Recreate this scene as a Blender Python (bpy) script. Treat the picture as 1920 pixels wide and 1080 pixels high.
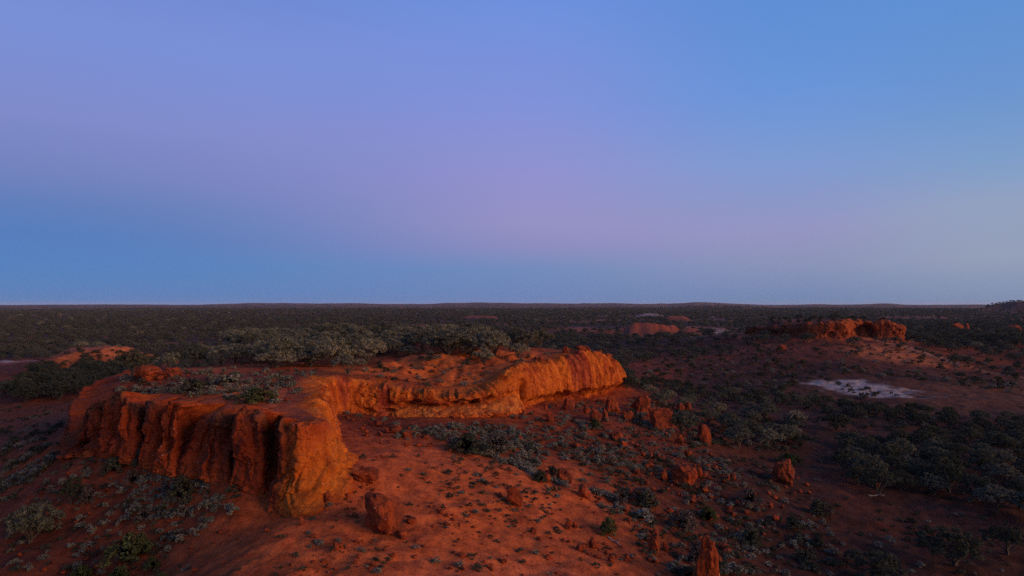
import bpy, bmesh, math, random
import numpy as np

random.seed(7)
rng = np.random.default_rng(7)
for o in list(bpy.data.objects):
    bpy.data.objects.remove(o)
scene = bpy.context.scene
C = scene.collection

# ------------------------------------------------------------------ camera
F = 1280.0            # focal length in photo pixels (24 mm on a 36 mm wide sensor, 1920 px)
HOR = 571.0           # photo row of the true horizon
cam_d = bpy.data.cameras.new('camera')
cam = bpy.data.objects.new('camera', cam_d)
C.objects.link(cam)
cam.location = (0, 0, 0)
cam.rotation_euler = (math.radians(90), 0, 0)
cam_d.lens = 24
cam_d.sensor_width = 36
cam_d.shift_y = -31 / 1920.0 * -1
cam_d.clip_start = 0.5
cam_d.clip_end = 40000
scene.camera = cam

# ------------------------------------------------------------------ sky
def lin(c):
    return tuple((x / 255 / 12.92) if x / 255 <= 0.04045 else ((x / 255 + 0.055) / 1.055) ** 2.4 for x in c)

ANTI = math.radians(-57)        # azimuth of the point opposite the set sun (0 = straight ahead, + = right)
world = bpy.data.worlds.new("World")
scene.world = world
world.use_nodes = True
wn, wl = world.node_tree.nodes, world.node_tree.links
wn.clear()
tc = wn.new('ShaderNodeTexCoord')
sep = wn.new('ShaderNodeSeparateXYZ')
wl.new(tc.outputs['Generated'], sep.inputs[0])

def wmath(op, a, b=None):
    n = wn.new('ShaderNodeMath'); n.operation = op
    for i, v in enumerate((a, b)):
        if v is None: continue
        if isinstance(v, (int, float)): n.inputs[i].default_value = v
        else: wl.new(v, n.inputs[i])
    return n.outputs[0]

horiz = wmath('SQRT', wmath('MAXIMUM', wmath('ADD', wmath('MULTIPLY', sep.outputs[0], sep.outputs[0]),
                                             wmath('MULTIPLY', sep.outputs[1], sep.outputs[1])), 1e-6))
cosd = wmath('DIVIDE', wmath('ADD', wmath('MULTIPLY', sep.outputs[0], math.sin(ANTI)),
                             wmath('MULTIPLY', sep.outputs[1], math.cos(ANTI))), horiz)

def ramp(stops):
    n = wn.new('ShaderNodeValToRGB')
    cr = n.color_ramp
    cr.interpolation = 'LINEAR'
    while len(cr.elements) > 1: cr.elements.remove(cr.elements[-1])
    for i, (p, c, *k) in enumerate(stops):
        e = cr.elements[0] if i == 0 else cr.elements.new(p)
        e.position = p
        l = lin(c); k = k[0] if k else 1.0
        e.color = (l[0] * k, l[1] * k, l[2] * k, 1)
    wl.new(sep.outputs[2], n.inputs[0])
    return n.outputs[0]

ZEN = (1.0, (44, 78, 150))
HI = (0.62, (70, 110, 190))
r_shadow = ramp([(0.0, (88, 127, 184)), (0.007, (88, 127, 184)), (0.05, (80, 127, 190)), (0.085, (80, 123, 187)), (0.12, (92, 124, 186)), (0.16, (113, 129, 190)),
                 (0.225, (126, 138, 202)), (0.33, (120, 143, 214)), HI, ZEN])
r_mid = ramp([(0.0, (106, 132, 184)), (0.0086, (106, 132, 184)), (0.052, (112, 138, 188)), (0.085, (140, 140, 192)), (0.117, (150, 145, 197)), (0.185, (146, 145, 206)),
              (0.28, (130, 146, 217)), (0.40, (112, 145, 222)), HI, ZEN])
r_side = ramp([(0.0, (112, 136, 178)), (0.0086, (112, 136, 178)), (0.055, (137, 146, 185)), (0.10, (148, 149, 194)), (0.19, (126, 154, 209)),
               (0.28, (105, 149, 217)), (0.40, (93, 141, 212)), HI, ZEN])
r_edge = ramp([(0.0, (124, 143, 176)), (0.0086, (126, 145, 178)), (0.055, (147, 158, 184)), (0.12, (146, 161, 192)), (0.17, (126, 158, 202)),
               (0.25, (106, 149, 208)), (0.36, (94, 143, 211)), HI, ZEN])
r_sun = ramp([(0.0, (255, 176, 96), 1.5), (0.06, (255, 176, 104), 1.5), (0.16, (240, 190, 140), 1.1), (0.32, (170, 180, 205)),
              (0.5, (90, 130, 200)), ZEN])

def mixw(a, b, lo, hi):
    mr = wn.new('ShaderNodeMapRange'); mr.interpolation_type = 'SMOOTHSTEP'
    wl.new(cosd, mr.inputs[0]); mr.inputs[1].default_value = hi; mr.inputs[2].default_value = lo
    m = wn.new('ShaderNodeMix'); m.data_type = 'RGBA'
    wl.new(mr.outputs[0], m.inputs[0]); wl.new(a, m.inputs[6]); wl.new(b, m.inputs[7])
    return m.outputs[2]
s = mixw(r_shadow, r_mid, 0.46, 0.97)
s = mixw(s, r_side, 0.18, 0.56)
s = mixw(s, r_edge, -0.06, 0.20)
s = mixw(s, r_sun, -0.95, -0.12)
# faint physically based twilight scatter from the Sky Texture on top of the measured gradient
SUN_AZ = ANTI + math.pi
SUN_EL = math.radians(12.5)
nish = wn.new('ShaderNodeTexSky'); nish.sky_type = 'NISHITA'; nish.sun_disc = False
nish.sun_elevation = SUN_EL; nish.sun_rotation = SUN_AZ
bg = wn.new('ShaderNodeBackground'); wl.new(s, bg.inputs[0]); bg.inputs[1].default_value = 0.99
bg2 = wn.new('ShaderNodeBackground'); wl.new(nish.outputs[0], bg2.inputs[0]); bg2.inputs[1].default_value = 0.002
addw = wn.new('ShaderNodeAddShader'); wl.new(bg.outputs[0], addw.inputs[0]); wl.new(bg2.outputs[0], addw.inputs[1])
wo = wn.new('ShaderNodeOutputWorld'); wl.new(addw.outputs[0], wo.inputs[0])

# ------------------------------------------------------------------ the glow where the sun went down
sun_d = bpy.data.lights.new('sun', 'SUN')
sun_d.energy = 3.0
sun_d.angle = math.radians(34)
sun_d.color = (1.0, 0.60, 0.34)
sun = bpy.data.objects.new('sun', sun_d)
C.objects.link(sun)
from mathutils import Vector
LAMP_AZ = SUN_AZ - math.radians(6)
sdir = Vector((math.sin(LAMP_AZ) * math.cos(SUN_EL), math.cos(LAMP_AZ) * math.cos(SUN_EL), math.sin(SUN_EL)))
sun.rotation_euler = sdir.to_track_quat('Z', 'Y').to_euler()
sun.location = (60, -60, 40)

scene.view_settings.view_transform = 'Standard'
scene.view_settings.look = 'None'
scene.view_settings.exposure = 0
scene.view_settings.gamma = 1
scene.view_settings.use_curve_mapping = False
scene.render.engine = 'CYCLES'
scene.cycles.use_denoising = False
scene.cycles.max_bounces = 5
scene.cycles.diffuse_bounces = 2
scene.cycles.volume_bounces = 0
scene.cycles.transparent_max_bounces = 4
scene.cycles.sample_clamp_indirect = 1.5
scene.cycles.sample_clamp_direct = 6

# ------------------------------------------------------------------ noise
def _hash(ix, iy, iz, seed):
    h = (ix.astype(np.uint32) * np.uint32(374761393) + iy.astype(np.uint32) * np.uint32(668265263)
         + iz.astype(np.uint32) * np.uint32(2147483647) + np.uint32((seed * 1274126177) & 0xffffffff))
    h = (h ^ (h >> np.uint32(13))) * np.uint32(1274126177)
    h = (h ^ (h >> np.uint32(16))) * np.uint32(2246822519)
    h ^= h >> np.uint32(13)
    return h.astype(np.float64) / 4294967295.0 * 2 - 1

def noise3(x, y, z, seed=0):
    x, y, z = np.broadcast_arrays(np.asarray(x, float), np.asarray(y, float), np.asarray(z, float))
    fx, fy, fz = np.floor(x), np.floor(y), np.floor(z)
    ix, iy, iz = fx.astype(np.int64), fy.astype(np.int64), fz.astype(np.int64)
    u, v, w = x - fx, y - fy, z - fz
    u = u * u * (3 - 2 * u); v = v * v * (3 - 2 * v); w = w * w * (3 - 2 * w)
    def c(a, b, d): return _hash(ix + a, iy + b, iz + d, seed)
    x00 = c(0,0,0) * (1-u) + c(1,0,0) * u
    x10 = c(0,1,0) * (1-u) + c(1,1,0) * u
    x01 = c(0,0,1) * (1-u) + c(1,0,1) * u
    x11 = c(0,1,1) * (1-u) + c(1,1,1) * u
    return (x00 * (1-v) + x10 * v) * (1-w) + (x01 * (1-v) + x11 * v) * w

def noise2(x, y, seed=0):
    x, y = np.broadcast_arrays(np.asarray(x, float), np.asarray(y, float))
    fx, fy = np.floor(x), np.floor(y)
    ix, iy = fx.astype(np.int64), fy.astype(np.int64)
    iz = np.zeros_like(ix)
    u, v = x - fx, y - fy
    u = u * u * (3 - 2 * u); v = v * v * (3 - 2 * v)
    a = _hash(ix, iy, iz, seed) * (1-u) + _hash(ix + 1, iy, iz, seed) * u
    b = _hash(ix, iy + 1, iz, seed) * (1-u) + _hash(ix + 1, iy + 1, iz, seed) * u
    return a * (1-v) + b * v

def fbm2(x, y, o=4, seed=0):
    r, a, f = 0, 0.5, 1.0
    for i in range(o):
        r = r + a * noise2(x * f + 17.3 * i, y * f - 9.1 * i, seed + i); a *= 0.5; f *= 2.03
    return r

def fbm3(x, y, z, o=4, seed=0):
    r, a, f = 0, 0.5, 1.0
    for i in range(o):
        r = r + a * noise3(x * f + 17.3 * i, y * f - 9.1 * i, z * f, seed + i); a *= 0.5; f *= 2.03
    return r

def vor2(x, y, seed=0):
    """nearest cell of a jittered grid: cell value, distance to the border with the next cell"""
    x, y = np.broadcast_arrays(np.asarray(x, float), np.asarray(y, float))
    ix, iy = np.floor(x).astype(np.int64), np.floor(y).astype(np.int64)
    f1 = np.full(x.shape, 9.0); f2 = f1.copy(); val = np.zeros(x.shape)
    for a in (-1, 0, 1):
        for b in (-1, 0, 1):
            cx, cy = ix + a, iy + b
            zc = np.zeros_like(cx)
            d = np.hypot(cx + .5 + .42 * _hash(cx, cy, zc, seed) - x, cy + .5 + .42 * _hash(cx, cy, zc, seed + 1) - y)
            v = _hash(cx, cy, zc, seed + 2)
            f2 = np.where(d < f1, f1, np.minimum(f2, d)); val = np.where(d < f1, v, val); f1 = np.minimum(f1, d)
    return val, f2 - f1

def sstep(a, b, x):
    t = np.clip((x - a) / (b - a), 0, 1)
    return t * t * (3 - 2 * t)

# ------------------------------------------------------------------ lie of the land
# outline of the mesa's foot: x, y, rim z, foot z
MESA = [(-52,100,-8.6,-13.5), (-48,84,-8.6,-12.6), (-44.5,71,-8.6,-12.6), (-42.2,64.5,-10.2,-12.9), (-39.6,60.6,-12.0,-13.3),
        (-37.4,59.2,-10.7,-12.8), (-35.4,58.0,-8.7,-12.3), (-33,56.6,-8.0,-11.9), (-27.4,53.2,-8.0,-12.0), (-20.2,48.9,-7.8,-12.5), (-16.6,46.9,-8.0,-13.2),
        (-15.0,45.6,-7.8,-13.7), (-13.9,45.3,-8.0,-13.6), (-12.9,46.6,-8.0,-12.2), (-12.7,48.4,-8.0,-11.5), (-13.5,52,-8.0,-11.7), (-15.2,60,-8.0,-11.7), (-17.6,68,-8.1,-11.7), (-19.0,72.6,-8.0,-11.8),
        (-17.0,74.6,-8.3,-11.9), (-12,74.6,-9.4,-12.2), (-5.5,75,-10.0,-12.0), (-1.5,77,-9.0,-12.0), (1.5,81,-7.6,-12.2),
        (6.6,93,-7.9,-13.1), (11,98,-7.0,-13.4), (15,102,-7.7,-13.2), (17.0,105.5,-9.0,-12.6), (17.0,110,-8.8,-13), (14,118,-8.6,-13.5)]
MESA_BACK = [(8,130), (0,148), (-20,168), (-50,172), (-78,160), (-66,128)]
# the far mesa on the right
FAR = [(100,294,-9.6,-12.2), (106,280,-8.8,-12.4), (110.5,268,-8.0,-12.6), (113.5,259.5,-7.2,-12.6), (118,256,-6.5,-12.8), (124,255.5,-6.3,-12.9), (129,258.5,-6.1,-12.6),
       (134.5,261,-6.2,-12.4), (140,259.5,-6.5,-13.2), (146,257.5,-6.7,-13.9), (150,260,-7.2,-14.0), (151.5,267,-7.8,-13.6), (150,280,-8.2,-12.6)]
FAR_BACK = [(146,312), (130,335), (102,330)]

def ctl(px, py, z):
    y = -z * F / (py - HOR)
    return ((px - 960) / F * y, y, z)

GROUND = [(p[0], p[1], p[3]) for p in MESA[3:]] + [(p[0], p[1], p[3]) for p in FAR]
for px, py, z in [(0,1080,-17.8), (65,1015,-17.3), (125,880,-13.9), (0,905,-15.9), (50,800,-19.4), (20,750,-19.5), (100,710,-19), (200,950,-15.1), (300,950,-14.4),
                  (300,1050,-16.3), (370,1080,-15.2), (440,1050,-14.5), (430,940,-13.4), (480,1000,-14.0), (750,1080,-14.4), (1000,1080,-15.6), (700,960,-13.5), (800,900,-12.9),
                  (850,1000,-14.2), (720,800,-12.0), (900,850,-13.5), (1000,850,-14.2), (1000,950,-14.7), (1100,1000,-16), (1200,1080,-17),
                  (1300,1050,-18), (1450,1000,-19.2), (1600,1080,-19.9), (1900,1080,-20.3), (1200,900,-16.1), (1300,900,-17.1), (1475,905,-18.7),
                  (1700,950,-20), (1900,900,-20.3), (1100,800,-13.9), (1150,757,-13.8), (1250,800,-15.5), (1350,830,-17.3), (1300,765,-17),
                  (1250,745,-17.8), (1500,850,-19.4), (1700,800,-20), (1600,740,-20), (1900,760,-20.4), (1400,700,-19.2), (1300,660,-18.8), (1200,700,-19.4),
                  (1450,655,-15.5), (1380,655,-17), (1600,690,-17.5), (1500,690,-18), (1700,680,-17.6), (1720,650,-14.8), (1450,680,-17.5), (1800,690,-19), (1800,645,-15.5), (1900,625,-12), (1900,690,-20)]:
    GROUND.append(ctl(px, py, z))
GROUND += [(-8,25,-14.5), (0,0,-16.5), (-30,22,-18), (35,25,-19.5), (60,0,-20), (-60,0,-19), (0,-100,-19.5), (-110,160,-19), (-150,250,-19),
           (-60,60,-17.2), (-75,90,-19.4), (-70,110,-17.5), (30,150,-19), (0,230,-19), (-80,230,-19), (40,300,-19), (-50,350,-19.5), (60,420,-19.5), (-300,300,-19.5),
           (-350,60,-19.5), (150,80,-20.4), (220,150,-20.4), (300,60,-20), (-200,420,-19.5), (230,280,-9), (120,360,-14), (200,360,-12), (300,380,-10), (330,250,-12), (80,390,-17), (-120,-120,-19.5), (150,-100,-19.5)]
PLATEAU = [(p[0], p[1], p[2]) for p in MESA[:]] + [(-30,100,-8), (0,100,-7.0), (-8,96,-6.9), (-10,90,-7.4), (-60,118,-9), (-20,130,-7.2), (3,108,-6.9), (-35,70,-8.0),
            (-28,60,-7.5), (-17,55,-7.9), (-20,62,-7.8), (-45,140,-8), (-22,80,-8.0), (-13,82,-8.2), (-5,82,-8.9), (0,88,-7.5), (-72,150,-9), (0,140,-8)]
FARTOP = [(p[0], p[1], p[2]) for p in FAR] + [(125,290,-6.3), (120,320,-7), (138,280,-6.3)]

class TPS:
    def __init__(s, pts, lam=0.02):
        p = np.array(pts, float); s.p = p[:, :2] / 100
        n = len(p)
        d = np.linalg.norm(s.p[:, None] - s.p[None], axis=2)
        K = s.phi(d) + lam * np.eye(n) * 0.01
        P = np.c_[np.ones(n), s.p]
        A = np.zeros((n + 3, n + 3)); A[:n, :n] = K; A[:n, n:] = P; A[n:, :n] = P.T
        s.w = np.linalg.solve(A, np.r_[p[:, 2], 0, 0, 0])
    @staticmethod
    def phi(r):
        return r * r * np.log(np.maximum(r, 1e-9))
    def __call__(s, x, y):
        x = np.asarray(x, float) / 100; y = np.asarray(y, float) / 100
        out = s.w[-3] + s.w[-2] * x + s.w[-1] * y
        for (px, py), w in zip(s.p, s.w[:-3]):
            r2 = (x - px) ** 2 + (y - py) ** 2
            out = out + w * 0.5 * r2 * np.log(np.maximum(r2, 1e-14))
        return out
tps_g, tps_t, tps_f = TPS(GROUND), TPS(PLATEAU), TPS(FARTOP)

class Outline:
    """A smoothed foot line; signed distance is positive inside."""
    def __init__(s, pts, back, step):
        p = np.array(pts, float)
        q = []
        for i in range(len(p) - 1):
            p0, p1, p2, p3 = p[max(i-1, 0)], p[i], p[i+1], p[min(i+2, len(p)-1)]
            n = max(2, int(np.linalg.norm(p2[:2] - p1[:2]) / step * 2))
            t = np.linspace(0, 1, n, endpoint=False)[:, None]
            q.append(0.5 * (2*p1 + (p2-p0)*t + (2*p0-5*p1+4*p2-p3)*t*t + (3*p1-p0-3*p2+p3)*t**3))
        q = np.vstack(q + [p[-1:]])
        L = np.r_[0, np.cumsum(np.linalg.norm(np.diff(q[:, :2], axis=0), axis=1))]
        s.len = L[-1]
        s.s = np.arange(0, s.len, step)
        s.q = np.c_[[np.interp(s.s, L, q[:, k]) for k in range(4)]].T
        b = np.array(back, float)
        s.poly = np.vstack([s.q[::4, :2], b])
        s.front = np.r_[np.ones(len(s.q[::4]) - 1, bool), np.zeros(len(b) + 1, bool)]
        s.lo, s.hi = s.poly.min(0) - 6, s.poly.max(0) + 6
    def sd(s, x, y):
        x = np.asarray(x, float).ravel(); y = np.asarray(y, float).ravel()
        out = np.full(x.shape, -50.0)
        m = (x > s.lo[0]) & (x < s.hi[0]) & (y > s.lo[1]) & (y < s.hi[1])
        idx = np.nonzero(m)[0]
        A = s.poly; B = np.roll(A, -1, 0)
        for ch in np.array_split(idx, max(1, len(idx) // 20000)):
            X, Y = x[ch], y[ch]
            best = np.full(len(ch), 1e9); ins = np.zeros(len(ch), bool)
            for (ax, ay), (bx, by), fr in zip(A, B, s.front):
                dx, dy = bx - ax, by - ay
                t = np.clip(((X-ax)*dx + (Y-ay)*dy) / (dx*dx + dy*dy + 1e-12), 0, 1)
                d2 = (X-ax-t*dx)**2 + (Y-ay-t*dy)**2
                if not fr: d2 = d2 / 12.0            # soft slope at the hidden back
                best = np.minimum(best, d2)
                c = ((ay > Y) != (by > Y))
                if by != ay:
                    c &= X < dx * (Y - ay) / (by - ay) + ax
                    ins ^= c
            out[ch] = np.where(ins, 1, -1) * np.sqrt(best)
        return out
mesa = Outline(MESA, MESA_BACK, 0.09)
far = Outline(FAR, FAR_BACK, 0.22)

MOUNDS = [  # x, y, radius x, radius y, height, flatness
    (-128, 208, 13, 16, 5.9, 2.6), (-110, 210, 10, 10, 2.2, 2),
    (-42, 900, 26, 22, 4.5, 2), (86, 452, 15, 14, 7.5, 2), (103, 455, 11, 10, 6.8, 2), (58, 440, 11, 9, 3.2, 2),
    (143, 480, 11, 9, 4.2, 2), (189, 780, 14, 14, 6, 2), (220, 1100, 26, 30, 6, 2), (124, 470, 7, 7, 3.6, 2),
    (1250, 1600, 120, 150, 27, 2), (1420, 1640, 120, 180, 29, 2), (-520, 1500, 60, 30, 6, 2), (700, 2600, 140, 60, 14, 2), (840, 2500, 120, 60, 10, 2)]

def base_ground(x, y):
    r = np.hypot(x, y)
    g = np.clip(tps_g(x, y), -21.5, -4)
    k = sstep(300, 430, r)
    z = g * (1 - k) + (-19.5 + 1.2 * fbm2(x / 150, y / 150, 3, 5)) * k
    # far plain: gentle swells that rise to the skyline
    az = np.arctan2(x, np.maximum(y, 1e-3))
    sky = -2 + 24 * np.exp(-((az - 0.02) / 0.24) ** 2) + 9 * np.exp(-((az + 0.35) / 0.10) ** 2) + 7 * np.exp(-((az - 0.22) / 0.03) ** 2) \
        + 18 * np.exp(-((az - 0.27) / 0.035) ** 2) + 14 * np.exp(-((az - 0.50) / 0.02) ** 2) + 16 * fbm2(az * 22, az * 0 + 3.1, 4, 31)
    z = z + sstep(2600, 8500, r) * (sky + 20)
    z = z + sstep(600, 2500, r) * (1 - sstep(4000, 8000, r)) * 4.5 * fbm2(x / 500, y / 420, 3, 41)
    for mx, my, rx, ry, h, fl in MOUNDS:
        d = np.hypot((x - mx) / rx, (y - my) / ry)
        m = d < 1.6
        if np.any(m):
            wob = 0.42 * fbm2(x / (rx * .45), y / (ry * .45), 4, 11)
            z = z + np.where(m, h * (1 - sstep(0.28, 1.45, d + wob)) ** 1.0, 0)
    return z

def relief(x, y):
    r = np.hypot(x, y)
    f = 1 - sstep(200, 500, r)
    gully = 1 - np.abs(noise2(x / 5.5 + 0.6 * noise2(x / 9, y / 9, 3), y / 9.0, 77))
    return (0.75 * fbm2(x / 12, y / 12, 3, 21) + 0.30 * fbm2(x / 2.4, y / 2.4, 3, 22) - 0.28 * gully ** 6 * sstep(75, 110, r)
            + 0.10 * fbm2(x / 0.7, y / 0.7, 2, 23)) * (0.25 + 0.75 * f)

def H(x, y, parts=False):
    sh = np.shape(x)
    x = np.asarray(x, float).ravel(); y = np.asarray(y, float).ravel()
    sm, sf = mesa.sd(x, y), far.sd(x, y)
    rel = relief(x, y)
    near_m = np.exp(-np.clip(-sm, 0, 50) / 2.5) * (sm < 0)
    z = base_ground(x, y) + rel * (1 - 0.5 * near_m)
    a = sstep(3.0, 3.5, sm)
    m = sm > 0
    if m.any():
        bank = np.exp(-((x[m] + 6) / 13) ** 4 - ((y[m] - 90) / 13) ** 4) * sstep(3.5, 6, sm[m])
        t = tps_t(x[m], y[m]) + 1.1 * bank * fbm2(x[m] / 2.6, y[m] / 3.6, 4, 63) + 0.45 * rel[m] + 0.5 * sstep(4, 12, sm[m]) * fbm2(x[m] / 5, y[m] / 5, 3, 61)
        z[m] = z[m] * (1 - a[m]) + t * a[m]
    m = (sf < 0) & (sf > -49)
    if m.any():
        th = np.arctan2(y[m] - 285, x[m] - 130)
        w_ = sstep(0, -10, sf[m]) * sstep(-49, -30, sf[m])
        z[m] += w_ * (1.3 * np.abs(noise2(th * 7, sf[m] / 60, 201)) + 0.7 * np.abs(noise2(th * 19, sf[m] / 30, 202)) - 0.6)
    b = sstep(3.6, 4.4, sf)
    m = sf > 0
    if m.any():
        t = tps_f(x[m], y[m]) + 0.4 * rel[m]
        z[m] = z[m] * (1 - b[m]) + t * b[m]
    if parts:
        return z.reshape(sh), sm.reshape(sh), sf.reshape(sh)
    return z.reshape(sh)

def top_z(x, y, tps):
    return tps(x, y) + 0.45 * relief(x, y)

# ------------------------------------------------------------------ materials
def mat_new(name):
    m = bpy.data.materials.new(name); m.use_nodes = True
    nt = m.node_tree; nt.nodes.clear()
    out = nt.nodes.new('ShaderNodeOutputMaterial')
    return m, nt, nt.nodes, nt.links, out

def N(nodes, t, **kw):
    n = nodes.new(t)
    for k, v in kw.items(): setattr(n, k, v)
    return n

def mixc(nodes, links, fac, a, b, mode='MIX'):
    m = N(nodes, 'ShaderNodeMix', data_type='RGBA', blend_type=mode)
    for i, v in ((0, fac), (6, a), (7, b)):
        if hasattr(v, 'is_linked'): links.new(v, m.inputs[i])
        elif isinstance(v, (int, float)): m.inputs[i].default_value = v
        else: m.inputs[i].default_value = (*v, 1)
    return m.outputs[2]

def noise_n(nodes, links, co, scale, detail=5, rough=0.6):
    n = N(nodes, 'ShaderNodeTexNoise'); n.inputs['Scale'].default_value = scale
    n.inputs['Detail'].default_value = detail; n.inputs['Roughness'].default_value = rough
    links.new(co, n.inputs['Vector'])
    return n.outputs['Fac']

def mrange(nodes, links, v, a, b, c=0.0, d=1.0):
    n = N(nodes, 'ShaderNodeMapRange'); links.new(v, n.inputs[0])
    for i, q in enumerate((a, b, c, d)): n.inputs[i + 1].default_value = q
    return n.outputs[0]

def soil_material():
    m, nt, nd, lk, out = mat_new('desert_soil')
    geo = N(nd, 'ShaderNodeNewGeometry'); co = geo.outputs['Position']
    att = N(nd, 'ShaderNodeAttribute', attribute_name='soil')
    n1 = noise_n(nd, lk, co, 0.9, 8, 0.65)
    n2 = noise_n(nd, lk, co, 5.0, 4, 0.7)
    vor = N(nd, 'ShaderNodeTexVoronoi'); vor.inputs['Scale'].default_value = 2.6; lk.new(co, vor.inputs['Vector'])
    c = mixc(nd, lk, mrange(nd, lk, n1, 0.3, 0.72), mixc(nd, lk, 1.0, att.outputs['Color'], (0.46, 0.40, 0.42), 'MULTIPLY'),
             mixc(nd, lk, 1.0, att.outputs['Color'], (1.4, 1.45, 1.45), 'MULTIPLY'))
    c = mixc(nd, lk, mrange(nd, lk, n2, 0.56, 0.68, 0, 0.6), c, mixc(nd, lk, 1.0, c, (0.35, 0.33, 0.34), 'MULTIPLY'))
    c = mixc(nd, lk, mrange(nd, lk, vor.outputs['Distance'], 0.10, 0.16, 0.75, 0), c, (0.035, 0.020, 0.016))
    b = N(nd, 'ShaderNodeBump'); b.inputs['Strength'].default_value = 0.9; b.inputs['Distance'].default_value = 0.22
    n3 = noise_n(nd, lk, co, 1.6, 10, 0.72)
    lk.new(n3, b.inputs['Height'])
    p = N(nd, 'ShaderNodeBsdfPrincipled'); p.inputs['Roughness'].default_value = 0.95
    p.inputs['Specular IOR Level'].default_value = 0.1
    lk.new(c, p.inputs['Base Color']); lk.new(b.outputs[0], p.inputs['Normal']); lk.new(p.outputs[0], out.inputs[0])
    return m

def rock_material(name, tint=(1, 1, 1)):
    m, nt, nd, lk, out = mat_new(name)
    geo = N(nd, 'ShaderNodeNewGeometry'); co = geo.outputs['Position']
    att = N(nd, 'ShaderNodeAttribute', attribute_name='soil')
    mp = N(nd, 'ShaderNodeMapping'); mp.inputs['Scale'].default_value = (1.0, 1.0, 0.16); lk.new(co, mp.inputs[0])
    streak = noise_n(nd, lk, mp.outputs[0], 1.15, 7, 0.62)
    n1 = noise_n(nd, lk, co, 0.55, 8, 0.65)
    n2 = noise_n(nd, lk, co, 2.6, 6, 0.7)
    base = mixc(nd, lk, 1.0, att.outputs['Color'], tint, 'MULTIPLY')
    stk = N(nd, 'ShaderNodeAttribute', attribute_name='streak')
    sm_ = N(nd, 'ShaderNodeMath', operation='MULTIPLY_ADD'); lk.new(streak, sm_.inputs[0]); lk.new(stk.outputs['Fac'], sm_.inputs[1])
    iso = N(nd, 'ShaderNodeMath', operation='MULTIPLY_ADD'); lk.new(stk.outputs['Fac'], iso.inputs[0]); iso.inputs[1].default_value = -0.5; iso.inputs[2].default_value = 0.5
    lk.new(iso.outputs[0], sm_.inputs[2])
    c = mixc(nd, lk, mrange(nd, lk, sm_.outputs[0], 0.36, 0.62), mixc(nd, lk, 1.0, base, (0.50, 0.33, 0.33), 'MULTIPLY'),
             mixc(nd, lk, 1.0, base, (1.12, 1.18, 1.0), 'MULTIPLY'))
    wrp = N(nd, 'ShaderNodeTexNoise'); wrp.inputs['Scale'].default_value = 0.9; wrp.inputs['Detail'].default_value = 4; lk.new(co, wrp.inputs['Vector'])
    wv = N(nd, 'ShaderNodeVectorMath', operation='MULTIPLY_ADD'); lk.new(wrp.outputs['Color'], wv.inputs[0]); wv.inputs[1].default_value = (1.4, 1.4, 1.4); lk.new(co, wv.inputs[2])
    edge = N(nd, 'ShaderNodeTexVoronoi', feature='DISTANCE_TO_EDGE'); edge.inputs['Scale'].default_value = 0.75; lk.new(wv.outputs[0], edge.inputs['Vector'])
    edge2 = N(nd, 'ShaderNodeTexVoronoi', feature='DISTANCE_TO_EDGE'); edge2.inputs['Scale'].default_value = 2.4; lk.new(wv.outputs[0], edge2.inputs['Vector'])
    c = mixc(nd, lk, mrange(nd, lk, edge.outputs['Distance'], 0.0, 0.05, 0.5, 0), c, mixc(nd, lk, 1.0, c, (0.30, 0.22, 0.22), 'MULTIPLY'))
    c = mixc(nd, lk, mrange(nd, lk, edge2.outputs['Distance'], 0.0, 0.08, 0.35, 0), c, mixc(nd, lk, 1.0, c, (0.40, 0.30, 0.30), 'MULTIPLY'))
    c = mixc(nd, lk, mrange(nd, lk, n1, 0.52, 0.70, 0, 0.75), c, mixc(nd, lk, 1.0, c, (0.55, 0.33, 0.36), 'MULTIPLY'))
    c = mixc(nd, lk, mrange(nd, lk, n2, 0.60, 0.70, 0, 0.8), c, mixc(nd, lk, 1.0, c, (0.36, 0.26, 0.28), 'MULTIPLY'))
    n4 = noise_n(nd, lk, co, 3.6, 3, 0.5)
    c = mixc(nd, lk, mrange(nd, lk, n4, 0.70, 0.75, 0, 0.55), c, (0.62, 0.42, 0.30))
    b = N(nd, 'ShaderNodeBump'); b.inputs['Strength'].default_value = 1.0; b.inputs['Distance'].default_value = 0.35
    n3 = noise_n(nd, lk, co, 1.3, 10, 0.7)
    lk.new(n3, b.inputs['Height'])
    b2 = N(nd, 'ShaderNodeBump'); b2.inputs['Distance'].default_value = 0.4; lk.new(mrange(nd, lk, stk.outputs['Fac'], 0, 1, 0.05, 0.7), b2.inputs['Strength'])
    lk.new(streak, b2.inputs['Height']); lk.new(b.outputs[0], b2.inputs['Normal'])
    p = N(nd, 'ShaderNodeBsdfPrincipled'); p.inputs['Roughness'].default_value = 0.92
    p.inputs['Specular IOR Level'].default_value = 0.12
    lk.new(c, p.inputs['Base Color']); lk.new(b2.outputs[0], p.inputs['Normal']); lk.new(p.outputs[0], out.inputs[0])
    return m

def leaf_material(name, a, b, trans=0.22):
    m, nt, nd, lk, out = mat_new(name)
    oi = N(nd, 'ShaderNodeObjectInfo')
    att = N(nd, 'ShaderNodeAttribute', attribute_name='shade')
    c = mixc(nd, lk, oi.outputs['Random'], a, b)
    c = mixc(nd, lk, 1.0, c, att.outputs['Color'], 'MULTIPLY')
    d = N(nd, 'ShaderNodeBsdfDiffuse'); lk.new(c, d.inputs[0])
    t = N(nd, 'ShaderNodeBsdfTranslucent'); lk.new(c, t.inputs[0])
    mx = N(nd, 'ShaderNodeMixShader'); mx.inputs[0].default_value = trans
    lk.new(d.outputs[0], mx.inputs[1]); lk.new(t.outputs[0], mx.inputs[2]); lk.new(mx.outputs[0], out.inputs[0])
    return m

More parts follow.
